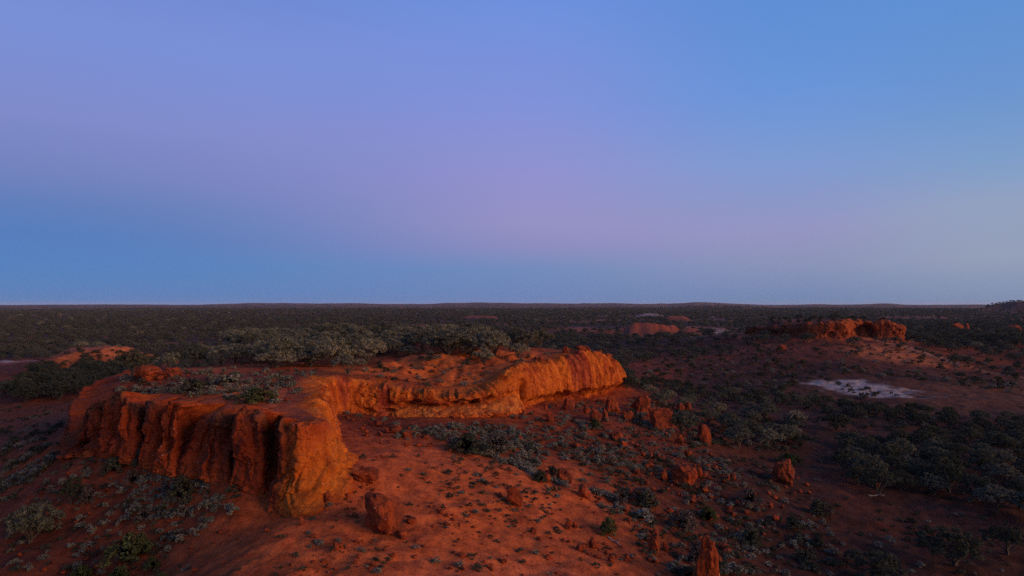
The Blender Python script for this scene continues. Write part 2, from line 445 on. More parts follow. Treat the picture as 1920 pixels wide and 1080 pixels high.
def bark_material(name, c1, c2):
    m, nt, nd, lk, out = mat_new(name)
    tcn = N(nd, 'ShaderNodeTexCoord')
    n = noise_n(nd, lk, tcn.outputs['Object'], 14, 5, 0.6)
    p = N(nd, 'ShaderNodeBsdfPrincipled'); p.inputs['Roughness'].default_value = 0.9
    lk.new(mixc(nd, lk, n, c1, c2), p.inputs['Base Color']); lk.new(p.outputs[0], out.inputs[0])
    return m

M_SOIL = soil_material()
M_ROCK = rock_material('sandstone')
M_LEAF = leaf_material('mulga_leaves', (0.220, 0.195, 0.124), (0.140, 0.135, 0.092))
M_DARK = leaf_material('dark_leaves', (0.042, 0.047, 0.031), (0.075, 0.076, 0.050))
M_PLAIN = leaf_material('plain_leaves', (0.064, 0.070, 0.054), (0.110, 0.108, 0.080))
M_MID = leaf_material('grey_leaves', (0.125, 0.120, 0.082), (0.085, 0.090, 0.062))
M_GREEN = leaf_material('green_leaves', (0.052, 0.066, 0.024), (0.080, 0.088, 0.036))
M_SALT = leaf_material('saltbush_leaves', (0.185, 0.168, 0.128), (0.110, 0.110, 0.080), 0.1)
M_DRY = leaf_material('dry_twigs', (0.085, 0.068, 0.055), (0.110, 0.088, 0.070), 0.1)
M_BARK = bark_material('grey_bark', (0.035, 0.026, 0.021), (0.085, 0.064, 0.052))
M_PALEBARK = bark_material('pale_bark', (0.16, 0.13, 0.11), (0.30, 0.26, 0.22))

RED = np.array((0.470, 0.096, 0.024)); DKRED = np.array((0.200, 0.042, 0.014)); DIM_GRAVEL = np.array((0.046, 0.018, 0.009))
ORANGE = np.array((0.54, 0.136, 0.018)); PAN = np.array((0.39, 0.300, 0.255)); PALE = np.array((0.42, 0.22, 0.13)); PLAIN = np.array((0.055, 0.033, 0.025))
PINK = np.array((0.50, 0.120, 0.045)); ROCKRED = np.array((0.40, 0.070, 0.018))

def lerp(a, b, t):
    t = np.asarray(t)[:, None]
    return a * (1 - t) + b * t

def blob(x, y, cx, cy, rx, ry, rot=0.0, edge=0.25, wob=0.5, seed=3):
    c, s_ = math.cos(rot), math.sin(rot)
    u = ((x - cx) * c + (y - cy) * s_) / rx; v = (-(x - cx) * s_ + (y - cy) * c) / ry
    d = np.hypot(u, v) + wob * fbm2(x / min(rx, ry) * 1.3, y / min(rx, ry) * 1.3, 4, seed)
    return 1 - sstep(1 - edge, 1 + edge, d)

BARE = [(-250,355,16,14), (-215,345,12,9), (-165,340,20,9), (-175,225,14,8), (45,415,22,10), (-30,560,60,12), (25,480,40,12), (75,395,17,36), (118,425,16,30), (58,520,24,50), (160,560,30,55), (104,335,14,28), (-95,620,40,40)]
PANS = [(82, 160, 7.6, 11.5, 0.45), (-171, 231, 7.5, 7, 0.1), (205, 1075, 30, 14, 0.0), (340, 1100, 55, 9, 0.0), (-60, 1000, 30, 6, 0), (144, 466, 15, 6, 0.2)]
def pan_mask(x, y):
    p = np.zeros_like(x)
    for i, (cx, cy, rx, ry, ro) in enumerate(PANS):
        p = np.maximum(p, blob(x, y, cx, cy, rx, ry, ro, 0.26, 1.0, 80 + i))
    return p * (1 - 0.65 * sstep(0.18, 0.40, fbm2(x / 3.2, y / 3.2, 4, 88)))

def soil_color(x, y, sm, sf, slope):
    r = np.hypot(x, y)
    n = fbm2(x / 9, y / 9, 4, 51); n2 = fbm2(x / 40, y / 40, 4, 52)
    c = np.tile(DKRED, (len(x), 1)) * 0.85
    # the spur in front of the mesa and the talus right under the walls are bare red sand
    spur = blob(x, y, -4, 46, 16, 17, -0.30, 0.45, 0.35, 8)
    c = lerp(c, RED, np.clip(spur + 0.25 * n, 0, 1))
    talus_shade = blob(x, y, -30, 48, 17, 10, 0.55, 0.5, 0.4, 10)
    c = lerp(c, np.array((0.105, 0.030, 0.012)), talus_shade * 0.35)  # shade on the left talus, painted into the soil colour
    pink = blob(x, y, 1.5, 36, 7, 5, 0.0, 0.5, 0.4, 9)
    c = lerp(c, PINK, pink * 0.8)
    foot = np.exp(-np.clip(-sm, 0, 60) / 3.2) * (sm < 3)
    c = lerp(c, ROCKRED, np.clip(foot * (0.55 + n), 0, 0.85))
    # valley floors: dark ironstone gravel, with dimness at the right painted in
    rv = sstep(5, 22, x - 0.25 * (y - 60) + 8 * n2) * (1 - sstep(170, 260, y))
    c = lerp(c, DIM_GRAVEL, np.clip(rv * (0.86 + 0.25 * n), 0, 0.97))
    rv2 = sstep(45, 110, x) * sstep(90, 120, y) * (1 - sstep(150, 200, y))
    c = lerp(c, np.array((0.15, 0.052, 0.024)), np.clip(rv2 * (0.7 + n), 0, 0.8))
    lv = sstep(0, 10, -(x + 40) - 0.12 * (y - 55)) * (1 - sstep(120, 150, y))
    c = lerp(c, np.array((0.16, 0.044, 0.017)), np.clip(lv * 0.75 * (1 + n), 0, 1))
    # the talus of the far mesa
    ft = np.exp(-np.clip(-sf, 0, 60) / 45) * (sf < 3) * (sf > -49.9)
    c = lerp(c, np.array((0.54, 0.135, 0.044)), np.clip(ft * (0.85 + 1.5 * fbm2(x / 14, y / 26, 4, 57) + .6 * n), 0, 0.92))
    c = lerp(c, np.array((0.62, 0.17, 0.052)), 0.6 * blob(x, y, 126, 222, 15, 20, 0.1, 0.5, 0.5, 58))
    for (ax, ay), (bx, by), w, k in [((133, 256), (140, 215), 2.0, 0.85), ((140, 215), (148, 185), 2.3, 0.55)]:   # washed-out tracks of sand
        t = np.clip(((x-ax)*(bx-ax) + (y-ay)*(by-ay)) / ((bx-ax)**2 + (by-ay)**2), 0, 1)
        d = np.hypot(x - ax - t*(bx-ax), y - ay - t*(by-ay)) + 1.5 * n
        c = lerp(c, np.array((0.34, 0.15, 0.085)), k * (1 - sstep(w * 0.5, w * 1.4, d)))
    # plateau
    top = sstep(2.5, 4.5, sm)
    c = lerp(c, lerp(np.tile(DKRED, (len(x), 1)), RED, np.clip(0.35 + 1.4 * n, 0, 1)), top)
    bank = blob(x, y, -6, 88, 17, 14, 0.2, 0.3, 0.4, 14) * (sm > 0)
    c = lerp(c, np.array((0.50, 0.108, 0.020)), np.clip(bank * (0.55 + 2.0 * n), 0, 0.95))
    bnose = blob(x, y, -18, 66, 4.5, 12, 0.18, 0.5, 0.4, 15) * (sm > 0)
    c = lerp(c, RED * 1.1, np.clip(bnose * 0.7, 0, 1))
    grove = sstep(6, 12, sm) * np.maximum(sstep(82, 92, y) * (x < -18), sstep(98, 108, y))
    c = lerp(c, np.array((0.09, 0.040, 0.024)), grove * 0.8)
    # plain
    pl = sstep(210, 330, r)
    pc = lerp(np.tile(PLAIN, (len(x), 1)), np.array((0.24, 0.068, 0.034)), sstep(0.0, 0.30, n2 + 0.3 * n))
    pl = pl * (1 - 0.95 * np.exp(-((x - 125) / 75) ** 4 - ((y - 225) / 65) ** 4))
    c = lerp(c, pc, pl * (1 - 0.8 * ft))
    for i, (mx, my, rx, ry, h, fl) in enumerate(MOUNDS):
        if my > 1400: continue
        d = np.hypot((x - mx) / rx, (y - my) / ry) + 0.3 * n
        col = np.array((0.22, 0.085, 0.055)) if i in (6, 8) else (np.array((0.36, 0.100, 0.038)) if i in (0, 1) else np.array((0.38, 0.080, 0.030)))
        c = lerp(c, col, (1 - sstep(0.8, 1.25, d)) * (0.9 if i else 0.95))
    for i, (cx, cy, rx, ry) in enumerate(BARE + [(-560, 1550, 80, 50), (-800, 1700, 120, 30)]):
        c = lerp(c, np.array((0.30, 0.075, 0.036)), 0.85 * blob(x, y, cx, cy, rx, ry, 0, 0.3, 0.5, 95 + i))
    c = lerp(c, PAN, pan_mask(x, y) * 0.95)
    return np.clip(c, 0.01, 0.8)

def set_color(me, name, col):
    a = me.attributes.new(name, 'FLOAT_COLOR', 'POINT')
    a.data.foreach_set('color', np.c_[col, np.ones(len(col))].astype(np.float32).ravel())

def mesh_np(name, verts, faces, smooth=True):
    me = bpy.data.meshes.new(name)
    verts = np.asarray(verts, np.float32); faces = np.asarray(faces, np.int32)
    k = faces.shape[1]
    me.vertices.add(len(verts)); me.vertices.foreach_set('co', verts.ravel())
    me.loops.add(faces.size); me.loops.foreach_set('vertex_index', faces.ravel())
    me.polygons.add(len(faces)); me.polygons.foreach_set('loop_start', np.arange(0, faces.size, k, dtype=np.int32))
    me.update(calc_edges=True)
    me.polygons.foreach_set('use_smooth', np.full(len(faces), smooth))
    me.validate()
    return me

def link(name, me, mat=None, parent=None):
    o = bpy.data.objects.new(name, me); C.objects.link(o)
    if mat and not me.materials: me.materials.append(mat)
    if parent: o.parent = parent
    return o

def tag(o, label=None, cat=None, group=None, kind=None):
    if label: o['label'] = label
    if cat: o['category'] = cat
    if group: o['group'] = group
    if kind: o['kind'] = kind
    return o

def grid_faces(nr, nc, wrap=False):
    i = np.arange(nr - 1)[:, None]; j = np.arange(nc if wrap else nc - 1)[None]
    a = i * nc + j; b = i * nc + (j + 1) % nc
    return np.stack([a, b, b + nc, a + nc], -1).reshape(-1, 4)

# ------------------------------------------------------------------ ground sheet
az_f = np.radians(np.linspace(-50, 50, 780))
az_b = np.radians(np.linspace(50, 310, 88)[1:-1])
az = np.r_[az_f, az_b]
rr = [0.5, 4, 9, 15, 21, 26]
r = 30.0
while r < 330: rr.append(r); r *= 1.0057
while r < 16000: rr.append(r); r *= 1.03
rr = np.array(rr)
X = np.sin(az)[None] * rr[:, None]; Y = np.cos(az)[None] * rr[:, None]
Z, SM, SF = H(X, Y, True)
gx, gy = np.gradient(Z, axis=0), np.gradient(Z, axis=1)
me = mesh_np('ground', np.c_[X.ravel(), Y.ravel(), Z.ravel()], grid_faces(len(rr), len(az), True)[:, ::-1])
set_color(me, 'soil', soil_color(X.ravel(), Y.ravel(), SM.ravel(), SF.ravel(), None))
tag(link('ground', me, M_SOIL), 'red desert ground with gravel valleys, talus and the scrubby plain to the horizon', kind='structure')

# height of the ground sheet by lookup in its own grid
_li = np.log(rr)
def Hs(x, y):
    x = np.asarray(x, float); y = np.asarray(y, float)
    rad = np.hypot(x, y); a = np.arctan2(x, y)
    fj = np.clip((a - az_f[0]) / (az_f[-1] - az_f[0]) * (len(az_f) - 1), 0, len(az_f) - 1.001)
    fi = np.clip(np.interp(rad, rr, np.arange(len(rr))), 0, len(rr) - 1.001)
    i = fi.astype(int); j = fj.astype(int); u = fi - i; v = fj - j
    return (Z[i, j] * (1 - v) + Z[i, j + 1] * v) * (1 - u) + (Z[i + 1, j] * (1 - v) + Z[i + 1, j + 1] * v) * u

# ray from the camera through a photo pixel down to the ground
_ys = np.geomspace(24, 3000, 1500)
def ground_at(px, py):
    x = (px - 960) / F * _ys; zr = -(py - HOR) / F * _ys
    h = Hs(x, _ys)
    i = np.nonzero(zr < h)[0]
    i = i[0] if len(i) else len(_ys) - 1
    if i == 0: return x[0], _ys[0], h[0]
    d0, d1 = zr[i-1] - h[i-1], zr[i] - h[i]
    t = d0 / (d0 - d1 + 1e-9)
    yy = _ys[i-1] + t * (_ys[i] - _ys[i-1]); xx = (px - 960) / F * yy
    return xx, yy, float(Hs(np.array([xx]), np.array([yy]))[0])

def ground_many(px, py):
    px = np.asarray(px, float); py = np.asarray(py, float)
    lo = np.full(px.shape, 24.0); ok = np.zeros(px.shape, bool); res = np.full(px.shape, 3000.0)
    prev = np.full(px.shape, 1.0); prev_y = lo.copy()
    for yy in np.geomspace(30, 700, 260):
        act = ~ok
        if not act.any(): break
        x = (px[act] - 960) / F * yy
        d = -(py[act] - HOR) / F * yy - Hs(x, np.full(x.shape, yy))
        hit = d < 0
        ia = np.nonzero(act)[0]
        t = prev[ia] / (prev[ia] - d + 1e-9)
        yi = prev_y[ia] + np.clip(t, 0, 1) * (yy - prev_y[ia])
        res[ia[hit]] = yi[hit]; ok[ia[hit]] = True
        prev[ia] = d; prev_y[ia] = yy
    x = (px - 960) / F * res
    return x, res, Hs(x, res), ok

# ------------------------------------------------------------------ thin evening haze
hz = bpy.data.meshes.new('haze')
zb_, zt_, hw = float(Z.min()) - 1.0, max(45.0, float(Z.max()) + 12), 16400.0
hz.from_pydata([(a, b, c) for c in (zb_, zt_) for b in (-hw, hw) for a in (-hw, hw)], [],
               [(0, 2, 3, 1), (4, 5, 7, 6), (0, 1, 5, 4), (2, 6, 7, 3), (0, 4, 6, 2), (1, 3, 7, 5)])
hm = bpy.data.materials.new('haze'); hm.use_nodes = True; hm.node_tree.nodes.clear()
pv = hm.node_tree.nodes.new('ShaderNodeVolumePrincipled')
pv.inputs['Color'].default_value = (0.80, 0.84, 0.95, 1); pv.inputs['Density'].default_value = 3e-5
ho = hm.node_tree.nodes.new('ShaderNodeOutputMaterial'); hm.node_tree.links.new(pv.outputs[0], ho.inputs['Volume'])
tag(link('haze', hz, hm), 'thin evening haze over the plain', kind='stuff')

# ------------------------------------------------------------------ cliffs
def s_of_px(ol, px, s0, s1):
    m = (ol.s >= s0) & (ol.s <= s1)
    p = 960 + F * ol.q[m, 0] / ol.q[m, 1]
    return float(ol.s[m][np.argmin(np.abs(p - px))])

def frame(ol):
    t = np.gradient(ol.q[:, :2], axis=0)
    k = max(3, int(0.9 / (ol.s[1] - ol.s[0]))) | 1
    ker = np.hanning(k + 2)[1:-1]; ker /= ker.sum()
    t = np.c_[[np.convolve(np.pad(t[:, i], k // 2, mode='edge'), ker, 'valid') for i in range(2)]].T
    t /= np.linalg.norm(t, axis=1)[:, None]
    return np.c_[t[:, 1], -t[:, 0]]

def build_cliff(name, ol, tps, disp, colf, streakf, label, flange=5.0, nface=104, nfl=18):
    s = ol.s; nrm = frame(ol)
    hs = np.r_[np.linspace(-0.16, 1.0, nface)]
    S, Hh = np.meshgrid(s, hs)
    q = ol.q
    out, dz, joint = disp(S, Hh, q)
    JX, JY = -0.36, 0.93                 # the joints in the rock run away to the back left
    ends = np.minimum(sstep(0, 6, s), sstep(0, 6, ol.len - s))
    zr = q[:, 2] + 0.35 * fbm2(s / 3.0, s * 0, 3, 19)
    zf = q[:, 3] - (1 - ends) * 0.5
    zr = zf + (zr - zf) * (0.4 + 0.6 * ends)
    zz = zf[None] + (zr - zf)[None] * Hh + dz
    px = q[:, 0][None] + nrm[:, 0][None] * out; py = q[:, 1][None] + nrm[:, 1][None] * out
    px = px + JX * joint; py = py + JY * joint
    # flange over the top
    rim_o, rim_z = out[-1], zz[-1]
    ks = np.linspace(0, flange, 34)
    kx = q[:, 0][None] - nrm[:, 0][None] * ks[:, None]; ky = q[:, 1][None] - nrm[:, 1][None] * ks[:, None]
    sdk = ol.sd(kx, ky).reshape(kx.shape)
    bad = sdk < 0.72 * ks[:, None] - 0.25
    kmax = np.where(bad.any(0), ks[np.argmax(bad, 0)] + 0.35, flange)
    kmax = np.minimum(kmax, np.convolve(np.pad(kmax, 7, mode='edge'), np.ones(15) / 15, 'valid'))
    rows = []
    for j in range(1, nfl + 1):
        t = j / nfl
        k = -rim_o + (np.maximum(kmax, -rim_o + 0.3) + rim_o) * t
        jr = joint[-1] * (1 - t) ** 2
        fx = q[:, 0] - nrm[:, 0] * k + JX * jr; fy = q[:, 1] - nrm[:, 1] * k + JY * jr
        tz = top_z(fx, fy, tps)
        full = kmax >= flange - 0.01
        w = sstep(0.0, 0.62, np.full(len(k), t))
        fz = rim_z * (1 - w) + (tz + 0.06 * (1 - t)) * w - np.where(full, 0.35, 0.03) * sstep(0.85, 1.0, t) 
        rows.append((fx, fy, fz))
    FX = np.array([a for a, _, _ in rows]); FY = np.array([b for _, b, _ in rows]); FZ = np.array([c for _, _, c in rows])
    PX = np.vstack([px, FX]); PY = np.vstack([py, FY]); PZ = np.vstack([zz, FZ])
    nr, nc = PX.shape
    # small relief along the face
    amp = np.r_[np.ones(nface), np.linspace(0.7, 0.15, nfl)][:, None] * ends[None]
    d3 = 0.30 * fbm3(PX / 1.7, PY / 1.7, PZ / 1.7, 3, 71) + 0.18 * fbm3(PX / 0.5, PY / 0.5, PZ / 0.55, 3, 75)
    PX = PX + nrm[:, 0][None] * d3 * amp; PY = PY + nrm[:, 1][None] * d3 * amp
    me = mesh_np(name, np.c_[PX.ravel(), PY.ravel(), PZ.ravel()], grid_faces(nr, nc))
    Hall = np.vstack([Hh, np.repeat(np.linspace(1.02, 2, nfl)[:, None], nc, 1)])
    Sall = np.repeat(s[None], nr, 0)
    outall = np.vstack([out, np.zeros((nfl, nc))])
    col = colf(Sall.ravel(), Hall.ravel(), PX.ravel(), PY.ravel(), PZ.ravel(), outall.ravel())
    set_color(me, 'soil', col)
    stv = streakf(Sall.ravel(), Hall.ravel())
    set_color(me, 'streak', np.c_[stv, stv, stv])
    return tag(link(name, me, M_ROCK), label, kind='structure')

# distances along the mesa's foot
def s_near(ol, x, y): return float(ol.s[np.argmin(np.hypot(ol.q[:, 0] - x, ol.q[:, 1] - y))])
S_TIP, S_NOSE, S_BAY, S_RIGHT, S_END = (s_near(mesa, *p) for p in ((-39.6, 60.6), (-14.6, 45.5), (-18.6, 73.6), (1.5, 81), (17, 106)))
S_FL = s_near(mesa, -12.8, 47.4)
CREV_PX = [152, 176, 203, 246, 279, 314, 356, 398, 441, 499, 538]
CREV = np.array([s_of_px(mesa, p, S_TIP, S_NOSE) for p in CREV_PX])
CDEP = np.array([.9, 1.3, 1.3, 1.9, 2.0, 1.6, 1.8, 1.9, 2.2, 2.4, 1.5])
FISS = [(s_of_px(mesa, p, S_TIP, S_NOSE), d) for p, d in ((190, .5), (226, .35), (262, .45), (298, .5), (306, .3), (335, .6), (344, .3), (378, .5), (388, .4), (412, .7), (424, .5), (456, .3), (478, .35), (515, .7), (527, .45))]
CAVES = []     # s, h, radius s, radius h, depth
for px, h, rs, rh, d in [(893, .52, 0.75, .16, 2.4), (918, .60, 0.9, .12, .9), (851, .58, 0.8, .12, 1.1), (765, .50, 1.0, .10, .9), (800, .42, 1.6, .07, .8), (780, .60, 0.6, .10, .8), (880, .66, 1.4, .06, .7),
                         (985, .30, 0.55, .45, 1.5), (1003, .12, 0.8, .14, 1.2), (1050, .10, 1.3, .16, 1.6), (1062, .12, 1.0, .14, 1.4), (1096, .10, 1.6, .12, 1.5), (1146, .62, 0.35, .10, .9), (1138, .35, .5, .12, .5),
                         (730, .20, 0.8, .08, .6), (690, .12, .9, .08, .5)]:
    CAVES.append((s_of_px(mesa, px, S_BAY, S_END), h, rs, rh, d))
for px, h, rs, rh, d in [(425, .62, .8, .20, 1.3), (333, .36, .6, .16, 1.0), (163, .22, 1.6, .18, 1.2), (240, .75, .6, .2, .9), (510, .5, .5, .4, .8)]:
    CAVES.append((s_of_px(mesa, px, S_TIP, S_NOSE), h, rs, rh, d))

def mesa_disp(S, h, q):
    x = np.broadcast_to(q[:, 0][None], S.shape); y = np.broadcast_to(q[:, 1][None], S.shape)
    hc = np.clip(h, 0, 1)
    zz = h * 5.5
    lean = 0.25 + 0.8 * sstep(S_FL - 0.3, S_FL + 4, S)
    out = -lean * hc ** 1.15 + 0.25 * (1 - hc) ** 3
    dz = np.zeros_like(S)
    left = sstep(S_TIP - 1.5, S_TIP + 1, S) * (1 - sstep(S_NOSE - 1.1, S_NOSE - 0.5, S))
    # rounded pillars between crevices
    sw = S + 0.55 * noise2(S * 0.16, zz * 0.28, 5) + 0.14 * noise2(S * .6, zz * .7, 6)
    idx = np.clip(np.searchsorted(CREV, sw) - 1, 0, len(CREV) - 2)
    w = CREV[idx + 1] - CREV[idx]
    t = np.clip((sw - CREV[idx]) / w, 0, 1)
    inside = (sw > CREV[0]) & (sw < CREV[-1])
    prof = np.clip(1 - np.abs(2 * t - 1) ** 5.0, 0, 1) ** 0.7
    prr = random.Random(5)
    pr = np.array([prr.uniform(-.5, .5) for _ in CREV]); pk = np.array([prr.uniform(.25, .75) for _ in CREV])
    belly = 0.45 + 0.55 * np.exp(-((hc - pk[idx]) / 0.38) ** 2)
    bul = np.where(inside, (prof - 0.55) * np.minimum(1.0, 0.36 * w) * belly + pr[idx] * 1.25 * prof + 0.35 * (hc - .5) * np.sign(pr[idx] + .2), 0)
    tl = np.array([prr.uniform(-.50, .06) for _ in CREV])
    bul = bul + np.where(inside, tl[idx] * (t - .5) * w * (0.4 + 0.6 * hc), 0)
    tb = np.abs(((sw + 0.9) / 2.3) % 1 * 2 - 1)
    bul = bul + 0.55 * np.clip(1 - hc / (0.22 + 0.30 * (1 - tb)), 0, 1) * (1 - 0.5 * tb)
    crev = np.zeros_like(S)
    for c, d in zip(CREV, CDEP):
        crev = np.maximum(crev, d * np.exp(-np.abs((sw - c) / (0.12 + 0.125 * d * (0.35 + 0.9 * hc))) ** 2.5) * (0.15 + 0.85 * sstep(0.05, 0.45, hc)))
    for i, (c, d) in enumerate(FISS):
        cc = 0.2 + 0.6 * ((i * 0.37) % 1)
        crev = np.maximum(crev, 0.55 * d * np.exp(-np.abs((sw - c + 0.5 * (hc - .5) * (-1) ** i) / (0.10 + 0.14 * d)) ** 2) * np.exp(-((hc - cc) / .36) ** 4))
    top = sstep(0.80, 1.0, hc)
    out = out + left * (bul - top ** 3 * (0.12 + 0.5 * (1 - prof)) + 0.30 * (1 - hc) ** 2.4 * (0.2 + 0.8 * (1 - prof)))
    out = out - left * 0.9 * np.exp(-((S - S_NOSE + 3.4) / 2.0) ** 2)
    dz = dz - left * sstep(0.45, 1.0, hc) * ((1 - prof) * 0.6 + 1.0 * crev - 1.0 * pr[idx] * prof)
    # smooth nose: swelling foot
    nose = sstep(S_NOSE - 1.8, S_NOSE - 0.3, S) * (1 - sstep(S_FL + 1, S_FL + 7, S))
    out = out + nose * (0.30 * (1 - hc) ** 1.5 + 0.15 * np.sin(hc * 3.1) + 0.28 * fbm3(x / 1.2, y / 1.2, zz / 1.2, 3, 33) * (1 - hc))
    apron = sstep(S_NOSE - 0.3, S_NOSE + 1.5, S) * (1 - sstep(S_FL + 4, S_FL + 8, S))
    out = out + apron * 1.45 * np.clip(1 - hc / (0.42 + 0.12 * noise2(S * .7, S * 0, 12)), 0, 1) ** 1.25 * (0.7 + 1.0 * fbm3(x / .8, y / .8, zz / .8, 3, 34))
    # right walls: upright, fluted, undercut
    right = sstep(S_FL, S_FL + 3, S)
    bay = sstep(S_BAY - 1, S_BAY + 1, S) * (1 - sstep(S_RIGHT - 2, S_RIGHT + 1, S))
    rt = sstep(S_RIGHT - 0.5, S_RIGHT + 2, S)
    out = out + right * (0.42 * fbm2(S * 0.42, zz * 0.10, 4, 43) + 0.22 * fbm2(S * 1.3, zz * 0.25, 3, 44)) + right * 0.35 * (hc - 0.3)
    out = out - right * 0.55 * sstep(0.86, 1.0, hc) ** 2
    ov = 0.45 + 0.10 * fbm2(S * 0.35, S * 0, 3, 45)
    rub = bay * sstep(S_BAY + 3, S_BAY + 8, S)
    out = out + rub * (1.1 * np.clip((ov - 0.06 - hc) / 0.4, 0, 1) ** 1.1 - 0.55 * np.exp(-((hc - ov) / 0.075) ** 2)
                       + 0.35 * fbm3(x / .9, y / .9, zz / .7, 3, 46) * (hc < ov))
    lobes = fbm2(S * 0.30, S * 0 + 4.0, 3, 47)
    out = out + rt * (0.75 * np.sin(np.clip(hc * 1.1, 0, 1) * np.pi) ** 0.8 + 0.9 * fbm2(S * 0.19, zz * 0.05, 3, 48) - 1.25 * (1 - sstep(0.06, 0.26 + 0.14 * lobes, hc)) - 0.3)
    dz = dz + rt * 0.55 * sstep(0.7, 1, hc) * fbm2(S * 0.45, S * 0, 3, 49)
    dz = dz + right * 0.25 * sstep(0.7, 1, hc) * fbm2(S * 0.9, S * 0, 3, 50)
    for cs, ch, rs, rh, d in CAVES:
        e = np.sqrt(((S - cs) / rs) ** 2 + ((hc - ch) / rh) ** 2) + 0.25 * noise2(S * 2, zz * 2, 9)
        out = out - d * (1 - sstep(0.45, 1.15, e))
    # broken blocks, ledges and joints
    wx = S + 0.35 * fbm2(S * .8, zz * .8, 3, 151); wz = zz + 0.45 * fbm2(S * .7, zz * .7, 3, 152)
    v1, e1 = vor2(wx / 1.25, wz / 1.7, 160); v2, e2 = vor2(wx / .48, wz / .62, 170); v3, _ = vor2(S / .8, S * 0, 180)
    rough = 0.60 + 0.0 * left + 0.35 * nose * sstep(.7, .4, hc) - 0.25 * nose * sstep(.4, .7, hc)
    out = out + rough * (0.20 * v1 + 0.10 * v2 - 0.20 * np.exp(-(e1 / .07) ** 2) - 0.10 * np.exp(-(e2 / .10) ** 2))
    joint = 1.45 * crev * left
    bed, eb = vor2(wz / .9 + 0.25 * noise2(S * .15, zz * 0, 8), S * 0 + S / 14., 190)
    out = out + 0.14 * left * bed
    dz = dz + sstep(0.6, 1.0, hc) * (0.34 * v3 + 0.25 * fbm2(S * 1.4, S * 0, 3, 191)) * (1 - 0.6 * nose)
    return out, dz, joint

def mesa_col(S, h, x, y, z, o):
    n = fbm3(x / 3, y / 3, z / 3, 4, 91); v = fbm2(S * 0.5, z * 0.08, 4, 92)
    hc = np.clip(h, 0, 1)
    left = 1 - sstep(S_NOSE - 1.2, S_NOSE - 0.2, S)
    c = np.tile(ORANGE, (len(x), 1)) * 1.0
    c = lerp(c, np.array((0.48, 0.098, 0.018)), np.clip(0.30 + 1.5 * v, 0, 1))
    c = lerp(c, lerp(np.tile(np.array((0.33, 0.052, 0.016)), (len(x), 1)), np.array((0.20, 0.040, 0.018)), np.clip(.3 + 1.6 * n + v, 0, 1)), left * 0.95)  # left face: darker red rock, its weak light put into the colour
    c = lerp(c, np.array((0.12, 0.058, 0.038)), left * sstep(0.72, 1.0, hc + 0.5 * v) * (h <= 1.0) * 0.75)           # grey lichen on the pillar heads
    nose = sstep(S_NOSE - 0.8, S_NOSE, S) * (1 - sstep(S_FL + 1, S_FL + 3, S))
    c = lerp(c, np.array((0.55, 0.150, 0.021)), np.clip(nose * sstep(0.62, 0.25, hc + 0.6 * n), 0, 1))
    c = lerp(c, np.array((0.36, 0.060, 0.018)), np.clip(nose * sstep(0.5, 0.95, hc + 0.4 * n) * 0.85, 0, 1))
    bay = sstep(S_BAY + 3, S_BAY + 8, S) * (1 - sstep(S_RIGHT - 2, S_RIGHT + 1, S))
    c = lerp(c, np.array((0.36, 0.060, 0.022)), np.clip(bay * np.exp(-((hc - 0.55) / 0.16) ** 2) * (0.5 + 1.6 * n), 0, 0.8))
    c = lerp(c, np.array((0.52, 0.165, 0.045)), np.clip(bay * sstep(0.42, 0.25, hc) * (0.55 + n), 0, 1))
    c = lerp(c, np.array((0.30, 0.055, 0.030)), np.clip(sstep(0.25, 0.45, v) * 0.8 * (1 - left), 0, 1))
    soil = lerp(np.tile(DKRED, (len(x), 1)), RED, np.clip(0.4 + 1.4 * fbm2(x / 9, y / 9, 4, 51), 0, 1))
    bank = blob(x, y, -6, 92, 17, 15, 0.2, 0.3, 0.4, 14)
    soil = lerp(soil, np.array((0.50, 0.108, 0.020)), np.clip(bank * (0.45 + 2.0 * fbm2(x / 9, y / 9, 4, 51)), 0, 0.95))
    lip = (S > S_NOSE)
    soil = lerp(soil, ORANGE, lip * (1 - sstep(1.1, 1.6, h + 0.5 * n)))
    c = lerp(c, soil, sstep(1.0, 1.35, h + 0.25 * n))
    foot = sstep(0.10, -0.08, h)
    c = lerp(c, RED, foot * 0.8)
    return np.clip(c, 0.01, 0.8)

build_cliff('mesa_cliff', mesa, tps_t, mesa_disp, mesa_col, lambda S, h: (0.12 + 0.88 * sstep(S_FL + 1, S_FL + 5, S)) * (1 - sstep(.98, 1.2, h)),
            'orange sandstone cliff of the near mesa with fluted dark left face and overhung bay')

